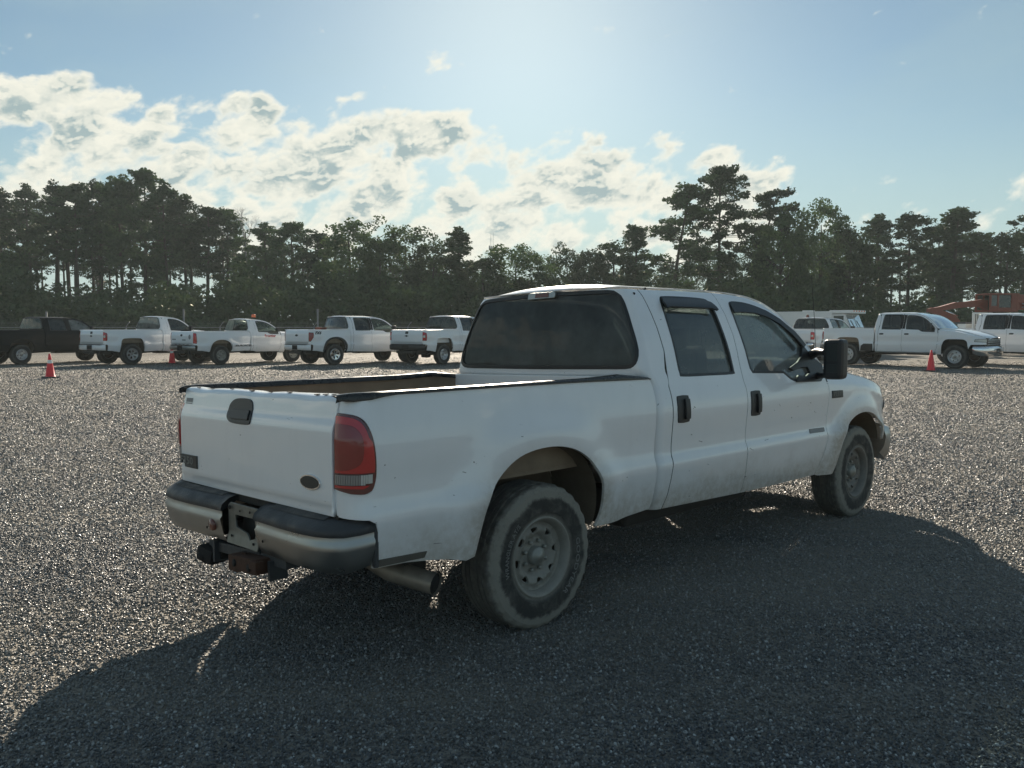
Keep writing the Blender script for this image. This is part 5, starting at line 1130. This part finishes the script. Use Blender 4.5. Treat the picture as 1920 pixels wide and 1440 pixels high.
# fence and poles
fx = Vector((math.sin(YAW), -math.cos(YAW), 0)); FD = 49.5
fc = CAM + Vector((math.cos(YAW), math.sin(YAW), 0)) * FD; fence = empty('chain_link_fence', (fc.x, fc.y, .15), YAW - R(90)); tag(fence, 'galvanised chain-link fence with barbed wire on angled arms, along the foot of the trees', 'fence')
m, t, o = newmat('chain_link'); b = NB(t); oc = b.n('ShaderNodeTexCoord').outputs['Object']; sp = b.n('ShaderNodeSeparateXYZ'); b.l(oc, sp.inputs[0])
d1 = b.m('FRACT', b.m('MULTIPLY', b.m('ADD', sp.outputs[0], sp.outputs[2]), 12)); d2 = b.m('FRACT', b.m('MULTIPLY', b.m('SUBTRACT', sp.outputs[0], sp.outputs[2]), 12))
k = b.m('MAXIMUM', b.m('LESS_THAN', d1, 0.085), b.m('LESS_THAN', d2, 0.085)); tr_ = b.n('ShaderNodeBsdfTransparent'); df = b.n('ShaderNodeBsdfDiffuse'); df.inputs[0].default_value = (.22, .23, .22, 1)
ms = b.n('ShaderNodeMixShader'); b.l(k, ms.inputs[0]); b.l(tr_.outputs[0], ms.inputs[1]); b.l(df.outputs[0], ms.inputs[2]); b.l(ms.outputs[0], o.inputs[0]); MATS['chain_link'] = m
pm_ = MB().tube([(0, 0, 0), (0, 0, 1.52)], .038, 8).mesh('fence_post'); pm_.materials.append(MATS['galvanised'])
am_ = MB().tube([(0, 0, 1.50), (.10, 0, 1.66), (.22, 0, 1.80)], .022, 5).mesh('barb_arm'); am_.materials.append(MATS['galvanised'])
for i in range(-22, 23):
    q = add_obj('fence_post', pm_, fence); q.location = (i * 2.75 - .6, 0, 0); q = add_obj('barb_arm', am_, fence); q.location = (i * 2.75 - .6, 0, 0)
MB().tube([(-62, 0, 1.48), (62, 0, 1.48)], .024, 6).build('top_rail', 'galvanised', fence)
MB().add([(-62, .03, .02), (62, .03, .02), (62, .03, 1.47), (-62, .03, 1.47)], [(0, 1, 2, 3)]).build('chain_link_mesh', 'chain_link', fence)
for kx, kz in ((.07, 1.60), (.14, 1.69), (.21, 1.78)): MB().tube([(-62, kx * .2, kz), (62, kx * .2, kz)], .006, 3).build('barbed_wire', 'galvanised', fence)
for px, ty, lb in ((88, 579, 'thin grey pole rising above the cab of the black pickup'), (345, 574, 'thin grey pole rising between the two white two-door pickups'), (596, 574, 'thin grey pole rising over the bed of the FX4 pickup'), (838, 585, 'thin grey pole rising over the half hidden white pickup')):
    x, y = world_of(px, 50.2); h = 1.51 + (606.5 - ty) / FPX * 50.2; q = empty('pole', (x, y, .15)); MB().tube([(0, 0, 0), (0, 0, h)], .055, 8).build('shaft', 'mast_steel', q); MB().tube([(0, 0, h), (0, 0, h + .03)], .065, 8).build('cap', 'mast_steel', q); tag(q, lb, 'pole', 'thin poles along the fence')

# radio mast
x, y = world_of(923, 165); mast = empty('radio_mast', (x, y, .15), .4); hh = 19.6; mb = MB()
for k in range(3):
    a = 2 * math.pi * k / 3; mb.tube([(.55 * math.cos(a), .55 * math.sin(a), 0), (.28 * math.cos(a), .28 * math.sin(a), hh - 3)], .065, 4)
legs = mb.build('leg', 'mast_steel', mast); mb = MB(); nz = 30
for i in range(nz):
    za, zb = (hh - 3) * i / nz, (hh - 3) * (i + 1) / nz; ra_ = .55 - .27 * i / nz
    for k in range(3):
        a, b2 = 2 * math.pi * k / 3, 2 * math.pi * ((k + 1) % 3) / 3; mb.tube([(ra_ * math.cos(a), ra_ * math.sin(a), za), (ra_ * math.cos(b2), ra_ * math.sin(b2), zb)], .035, 3)
mb.build('lattice', 'mast_steel', mast)
mb = MB().box((0, 0, hh - 2.9), (2.6, .25, .16)); mb.box((0, 0, hh - 3.3), (2.3, .2, .10))
for dx in (-1.2, -.4, .4, 1.2): mb.box((dx, 0, hh - 2.9), (.18, .2, .9))
mb.tube([(-.6, 0, hh - 3), (-.6, 0, hh)], .03, 4).tube([(.5, 0, hh - 3), (.5, 0, hh + .3)], .03, 4).tube([(-1.2, .1, hh - 7), (-1.2, .1, hh - 4.5)], .04, 4); mb.build('antenna', 'mast_steel', mast); tag(mast, 'slim steel lattice radio mast standing far beyond the trees', 'mast')

# ------------------------------------------------------------------ trees
def tris(centres, radii, n, size, rg, flat=0.65):
    C = np.repeat(centres, n, 0); Rr = np.repeat(radii, n); m_ = len(C); d = rg.normal(size=(m_, 3)); d /= np.linalg.norm(d, axis=1)[:, None]
    rr = Rr * rg.uniform(0.15, 1.0, m_) ** 0.5; P = C + d * rr[:, None] * np.array([1, 1, flat]); s_ = size * rg.uniform(.6, 1.4, m_)
    a = rg.normal(size=(m_, 3)); a /= np.linalg.norm(a, axis=1)[:, None]; b2 = np.cross(a, rg.normal(size=(m_, 3))); b2 /= np.linalg.norm(b2, axis=1)[:, None]
    V = np.stack([P + a * s_[:, None] * .6, P - a * s_[:, None] * .4 + b2 * s_[:, None] * .45, P - a * s_[:, None] * .4 - b2 * s_[:, None] * .45], 1); return V.reshape(-1, 3)
def fast_mesh(name, V):
    n = len(V) // 3; me = bpy.data.meshes.new(name); me.vertices.add(len(V)); me.vertices.foreach_set('co', V.astype(np.float32).ravel()); me.loops.add(3 * n)
    me.loops.foreach_set('vertex_index', np.arange(3 * n, dtype=np.int32)); me.polygons.add(n); me.polygons.foreach_set('loop_start', np.arange(0, 3 * n, 3, dtype=np.int32)); me.update(calc_edges=True); me.validate(); return me
def pine(seed, H=17.0, z0=.45, spread=3.0, nb=44, lean=0.0):
    rg = np.random.default_rng(seed); tr_ = MB(); bx, by = rg.uniform(-.4, .4, 2); bx += lean
    ax = lambda t: np.array([bx * t ** 2 + .12 * math.sin(5 * t + seed), by * t ** 2 + .12 * math.cos(4 * t), H * t])
    tr_.tube([ax(t) for t in np.linspace(0, .985, 9)], [.22 * (1 - .82 * t) + .01 for t in np.linspace(0, 1, 9)], 7)
    C = []; Rd = []
    for i in range(nb):
        t = z0 + (1 - z0) * ((i + rg.uniform(0, 1)) / nb) ** .9; q = (t - z0) / (1 - z0); sh = np.interp(q, [0, .15, .45, .75, .92, 1], [.45, .8, 1, .8, .5, .22]) * spread * rg.uniform(.45, 1.1)
        a = rg.uniform(0, 2 * math.pi); p0 = ax(t); up = rg.uniform(-.05, .4) * sh; p1 = p0 + np.array([math.cos(a) * sh, math.sin(a) * sh, up]); pm2 = (p0 + p1) / 2 + np.array([0, 0, -.10 * sh])
        tr_.tube([p0, pm2, p1], [.055 * (1 - .5 * q), .035, .012], 3, cap=False)
        for j in range(int(rg.integers(2, 5))):
            f = rg.uniform(.45, 1.05); pp = p0 + (p1 - p0) * f + rg.normal(size=3) * np.array([.3, .3, .15]); C.append(pp); Rd.append(rg.uniform(.38, .80))
    C.append(ax(1.0)); Rd.append(.6)
    for k in range(6): C.append(ax(1 - .05 * rg.uniform(0, 1)) + rg.normal(size=3) * .4); Rd.append(.5)
    for k in range(7):                             # dead stubs
        t = rg.uniform(.2, z0); a = rg.uniform(0, 6.28); l_ = rg.uniform(.3, 1.3); p0 = ax(t); tr_.tube([p0, p0 + np.array([math.cos(a) * l_, math.sin(a) * l_, .1])], [.03, .008], 3, cap=False)
    V = tris(np.array(C), np.array(Rd), 50, .235, rg, .6); return tr_.mesh('trunk'), fast_mesh('crown', V), V, tr_
def broad(seed, H=14.0, rx=3.6, z0=.18, n=150):
    rg = np.random.default_rng(seed); tr_ = MB(); C = []; Rd = []
    tr_.tube([(0, 0, 0), (.1, .05, H * .25), (-.1, .1, H * .5), (0, 0, H * .8)], [.26, .2, .13, .05], 7)
    for k in range(11):
        a = rg.uniform(0, 6.28); zz = H * rg.uniform(.2, .6); l_ = rx * rg.uniform(.5, .95); tr_.tube([(0, 0, zz), (math.cos(a) * l_ * .5, math.sin(a) * l_ * .5, zz + l_ * .35), (math.cos(a) * l_, math.sin(a) * l_, zz + l_ * .9)], [.10, .06, .02], 4, cap=False)
    lob = [(rg.uniform(0, 6.28), rg.uniform(-.6, .9), rg.uniform(.75, 1.2)) for _ in range(9)]
    for k in range(n):
        a = rg.uniform(0, 6.28); s_ = rg.uniform(-1, 1); c_ = math.sqrt(1 - s_ * s_); m_ = .82
        for la, ls, lr in lob:
            dd = (math.cos(a - la) * c_ * math.sqrt(1 - ls * ls) + s_ * ls); m_ += max(0, dd - .72) * (lr - .85) * 3
        rr = m_ * rg.uniform(.45, 1.0) ** .5; zc = H * (z0 + (1 - z0) / 2); C.append((rx * rr * c_ * math.cos(a), rx * rr * c_ * math.sin(a), zc + H * (1 - z0) / 2 * rr * s_)); Rd.append(rg.uniform(.5, .95))
    V = tris(np.array(C), np.array(Rd), 52, .235, rg, .8); return tr_.mesh('trunk'), fast_mesh('crown', V), V, tr_
KIND = {}
for i in range(5): KIND['P%d' % i] = pine(100 + i, 17, [.48, .42, .55, .40, .50][i], [2.7, 3.1, 2.5, 3.3, 2.9][i], [44, 50, 40, 54, 46][i])
KIND['PL'] = pine(211, 17, .30, 4.0, 84); KIND['PT'] = pine(223, 17, .36, 2.7, 50, .8); KIND['PN'] = pine(219, 17, .30, 1.9, 50); KIND['PX'] = pine(229, 17, .38, 2.9, 52, 1.6)
for i in range(4): KIND['B%d' % i] = broad(300 + i, 14, [3.4, 4.2, 3.0, 4.6][i], [.15, .2, .1, .22][i], [150, 175, 130, 190][i])
KIND['BP'] = broad(350, 14, 2.6, .12, 130)
for k, v in KIND.items():
    v[0].materials.append(MATS['bark']); v[1].materials.append(MATS['pine_needles' if k[0] == 'P' else 'oak_leaves'])
def put_tree(px, ytop, kind, depth, label, wide=1.0, cat=None):
    tm, cm, V, tr_ = KIND[kind]; H0 = float(np.percentile(V[:, 2], 99.7)); h = 1.51 + (606.5 - ytop) / FPX * depth; s_ = h / H0; wide = wide * max(1.0, (1 / s_) ** .75); x, y = world_of(px, depth)
    o = empty('pine_tree' if kind[0] == 'P' else 'broadleaf_tree', (x, y, .15), (px * 37 % 628) / 100.0 if kind not in ('PT', 'PX') else YAW - R(90)); o.scale = (s_ * wide, s_ * wide, s_)
    add_obj('trunk', tm, o); add_obj('crown', cm, o); tag(o, label, 'pine tree' if kind[0] == 'P' else 'tree', 'trees along the far side of the lot'); return o
TREES = [
 (-75, 352, 'P1', 84, 'tall pine cut by the left edge of the picture, outermost of the wood', 1.0), (8, 350, 'P0', 80, 'tall dark pine at the left edge above the tail of the black pickup', 1.1), (62, 345, 'P3', 88, 'tall pine second from the left edge, above the cab of the black pickup', 1.0),
 (108, 340, 'P2', 84, 'slim tall pine straight above the gap between black pickup and its neighbour', 1.0), (148, 343, 'P4', 82, 'tall pine with bare lower trunk, above the first cone', 1.0), (192, 338, 'P1', 86, 'tall pine over the tailgate of the alloy-wheeled pickup', 1.0),
 (232, 328, 'P0', 84, 'tall pine just left of the highest crown on the left', 1.05), (275, 318, 'PL', 84, 'highest and broadest crown of the left wood, rounded top', .95), (318, 340, 'P3', 82, 'tall pine on the right shoulder of the highest left crown', 1.0),
 (352, 366, 'P2', 84, 'tall pine above the first grey pole gap, on the falling treeline', 1.1), (392, 384, 'P4', 82, 'pine with flat top above the beacon pickup bed', 1.1), (428, 388, 'P1', 84, 'bushy pine just left of the bare twiggy tree', 1.05),
 (500, 415, 'P3', 80, 'lower round pine right of the bare twiggy tree', 1.05), (548, 414, 'PL', 78, 'wide flat pine at the right end of the left wood', .85), (597, 430, 'P2', 78, 'small pine dropping off the right end of the left wood', 1.0),
 (655, 411, 'BP', 74, 'cone-shaped tree above the FX4 pickup tailgate', 1.15), (715, 440, 'B2', 72, 'low bushy tree between the cone-shaped tree and the big oak', 1.0), (762, 414, 'B1', 74, 'big round oak above the front of the FX4 pickup', .95),
 (815, 452, 'B0', 72, 'low tree between the big oak and the narrow pine', 1.0), (862, 425, 'PN', 72, 'narrow pine standing left of the radio mast', 1.0), (905, 478, 'B2', 70, 'low tree right below the radio mast', 1.1), (968, 458, 'B3', 72, 'wide open-crowned tree just right of the radio mast', .95),
 (1012, 500, 'B0', 70, 'low bush-like tree left of the dip in the treeline', .9), (1062, 455, 'B0', 78, 'dark rounded tree directly right of the dip in the treeline', .75), (1105, 468, 'BP', 76, 'pointed tree behind the roof of the big pickup', 1.0), (1150, 450, 'BP', 76, 'pointed tree left of the slender tall pine', 1.1), (1195, 418, 'PN', 76, 'narrow pine against the left side of the slender tall pine', 1.1),
 (1262, 345, 'PT', 76, 'slender tall pine with an open crown, first of the tall trio', 1.15), (1345, 312, 'PL', 78, 'tallest pine of the picture with tiered crown, middle of the trio', .98), (1412, 352, 'PX', 78, 'leaning tall pine with one-sided crown, third of the trio', 1.1), (1462, 392, 'B0', 76, 'leafy tree filling in right of the leaning pine', .9),
 (1535, 370, 'B1', 76, 'massive leafy tree above the step van', .88), (1592, 425, 'BP', 74, 'small tree on the right flank of the massive leafy tree', 1.0), (1642, 402, 'PN', 78, 'slim airy pine above the heavy pickup cab', 1.15), (1703, 397, 'P1', 76, 'dense dark pine above the right-hand cone', 1.0),
 (1752, 420, 'P3', 78, 'pine between the dense dark pine and the spire-topped pine', .9), (1785, 385, 'PN', 76, 'spire-topped pine left of the orange crane', 1.45), (1835, 432, 'P0', 76, 'low pine right above the orange boom', 1.0), (1885, 430, 'B2', 72, 'leafy tree behind the crane cab', 1.0), (1915, 400, 'P4', 78, 'tall pine cut by the right edge of the picture', 1.1), (1990, 395, 'P2', 78, 'tall pine just outside the right edge', 1.1)]
for T in TREES: put_tree(*T)
# the bare twiggy tree
def bare():
    mb = MB(); rg = random.Random(5)
    def br(p, d, l_, r, n):
        q = p + d * l_; mb.tube([p, (p + q) / 2 + Vector((rg.uniform(-.1, .1), rg.uniform(-.1, .1), 0)) * l_ * .5, q], [r, r * .8, r * .6], 3, cap=False)
        if n:
            for _ in range(3 if n > 1 else 4):
                e = (d + Vector((rg.gauss(0, .42), rg.gauss(0, .42), rg.gauss(.1, .25)))).normalized(); br(q if rg.random() < .6 else p + d * l_ * rg.uniform(.5, 1), e, l_ * rg.uniform(.6, .8), r * .55, n - 1)
    mb.tube([(0, 0, 0), (.1, 0, 8.3)], [.2, .12], 6); br(Vector((.1, 0, 8.2)), Vector((0, 0, 1)), 1.7, .10, 5); return mb.mesh('branches')
x, y = world_of(462, 83); bt = empty('bare_tree', (x, y, .15)); add_obj('trunk', bare(), bt, 'mast_steel'); tag(bt, 'pale leafless twiggy tree poking out of the left wood', 'tree')
# the wood behind them and the undergrowth, each one mass
def wood(rows, seed, thin_left=True):
    rg = np.random.default_rng(seed); VV = []
    for depth, y_of in rows:
        px = -140
        while px < 2080:
            yt = y_of(px) + rg.uniform(-4, 22)
            if 1015 < px < 1045: px += 20; continue
            if rg.random() < (.30 if px < 620 or px > 1250 else .12): px += 40; continue
            k = rg.choice(['P0', 'P1', 'P2', 'P4'] if px < 620 or px > 1600 else ['P1', 'B0', 'B2', 'BP', 'B1']); V = KIND[k][2]; H0 = float(np.percentile(V[:, 2], 99.7)); h = 1.51 + (606.5 - yt) / FPX * depth; s_ = h / H0; a = rg.uniform(0, 6.28); x, y = world_of(px, depth)
            c_, sn = math.cos(a) * s_, math.sin(a) * s_; keep = V.reshape(-1, 3, 3)[::2].reshape(-1, 3); Q = np.stack([keep[:, 0] * c_ - keep[:, 1] * sn + x, keep[:, 0] * sn + keep[:, 1] * c_ + y, keep[:, 2] * s_ + .15], 1); VV.append(Q)
            px += rg.uniform(38, 70)
    return np.concatenate(VV)
XS = [-200, 0, 100, 275, 350, 450, 600, 640, 700, 760, 860, 960, 1010, 1045, 1100, 1200, 1345, 1450, 1535, 1640, 1800, 1950, 2100]; YS = [362, 362, 356, 342, 380, 408, 438, 435, 450, 436, 462, 478, 505, 490, 475, 440, 425, 415, 400, 425, 420, 425, 420]
yt = lambda px: float(np.interp(px, XS, YS)) + float(np.interp(px, [560, 660, 1240, 1330], [20, 46, 46, 22]))
Vw = wood([(95, yt), (104, lambda p: yt(p) + 6)], 9); fw = add_obj('far_wood', fast_mesh('far_wood', Vw), None, 'pine_needles'); tag(fw, 'rows of trees standing behind the front trees, one dark mass', None, None, 'stuff')
tk = MB(); rg = np.random.default_rng(77)
for k in range(120):
    px = rg.uniform(-100, 640) if k < 80 else rg.uniform(1560, 2000); dp = rg.uniform(86, 108); x, y = world_of(px, dp); h = 9 + rg.uniform(0, 3); tk.tube([(x, y, .1), (x + rg.uniform(-.3, .3), y, h)], [.15, .09], 5, cap=False)
two = tk.build('wood_trunks', 'bark'); tag(two, 'thin bare trunks of the wood behind', None, None, 'stuff')
rg = np.random.default_rng(31); C = []; Rd = []
UX = [-200, 0, 60, 120, 400, 450, 600, 700, 1000, 1045, 1120, 1250, 1500, 1600, 1750, 1850, 2100]; UY = [500, 470, 520, 530, 522, 500, 505, 495, 520, 530, 512, 520, 505, 545, 550, 550, 530]
for k in range(5200):
    px = rg.uniform(-180, 2100); dp = rg.uniform(60, 80); yt_ = float(np.interp(px, UX, UY)) + 45 * mnoise.noise(Vector((px * .014, dp * .12, 1))) + 30 * mnoise.noise(Vector((px * .045, dp * .3, 5))) + (80 - dp) * 2.2; hmax = 1.51 + (606.5 - yt_) / FPX * dp; x, y = world_of(px, dp); r_ = rg.uniform(.45, 1.1)
    z = .15 + hmax * rg.uniform(0, 1) ** .8; C.append((x, y, max(r_ * .4, z - r_ * .3))); Rd.append(r_)
Vu = tris(np.array(C), np.array(Rd), 34, .30, rg, .85); ug = add_obj('undergrowth', fast_mesh('undergrowth', Vu), None, 'bush_leaves'); tag(ug, 'dense dark green undergrowth along the foot of the trees', None, None, 'stuff')
# dry grass beyond the fence
gv = []; rg = np.random.default_rng(12); n = 16000; px = rg.uniform(-150, 2100, n); dp = rg.uniform(50.5, 66, n); f = Vector((math.cos(YAW), math.sin(YAW), 0)); rt = Vector((math.sin(YAW), -math.cos(YAW), 0))
gx = CAM.x + dp * f.x + rt.x * (px - 960) / FPX * dp; gy = CAM.y + dp * f.y + rt.y * (px - 960) / FPX * dp; h = rg.uniform(.15, .55, n); w = rg.uniform(.02, .05, n); aa = rg.uniform(0, 6.28, n); lx = rg.normal(0, .12, n)
V = np.stack([np.stack([gx - w * np.cos(aa), gy - w * np.sin(aa), np.full(n, .14)], 1), np.stack([gx + w * np.cos(aa), gy + w * np.sin(aa), np.full(n, .14)], 1), np.stack([gx + lx, gy + lx, .15 + h], 1)], 1).reshape(-1, 3)
leafmat('dry_grass', (.16, .14, .07), (.28, .23, .12), .3); gr_ = add_obj('dry_grass', fast_mesh('dry_grass', V), None, 'dry_grass'); tag(gr_, 'dry pale grass strip beyond the fence', None, None, 'stuff')
# the same kind of wood on the near side, behind the viewer (seen only as reflections)
o = add_obj('near_wood', fw.data, None); o.matrix_world = Matrix.Translation((CAM.x, CAM.y, 0)) @ Matrix.Rotation(R(180), 4, 'Z') @ Matrix.Translation((-CAM.x, -CAM.y, 0)); tag(o, 'wood on the near side of the lot, behind the viewpoint', None, None, 'stuff')

# ------------------------------------------------------------------ haze
hz = MB(); hz.box((0, 0, 12.5), (2260, 2260, 27.0)); hm, t, o_ = newmat('haze'); pv = t.nodes.new('ShaderNodeVolumePrincipled'); pv.inputs['Density'].default_value = 0.0006; pv.inputs['Color'].default_value = (.78, .90, .92, 1); pv.inputs['Anisotropy'].default_value = 0.15
t.links.new(pv.outputs[0], o_.inputs['Volume']); MATS['haze'] = hm; ho_ = hz.build('haze', 'haze'); tag(ho_, 'thin morning haze over the lot', None, None, 'stuff')
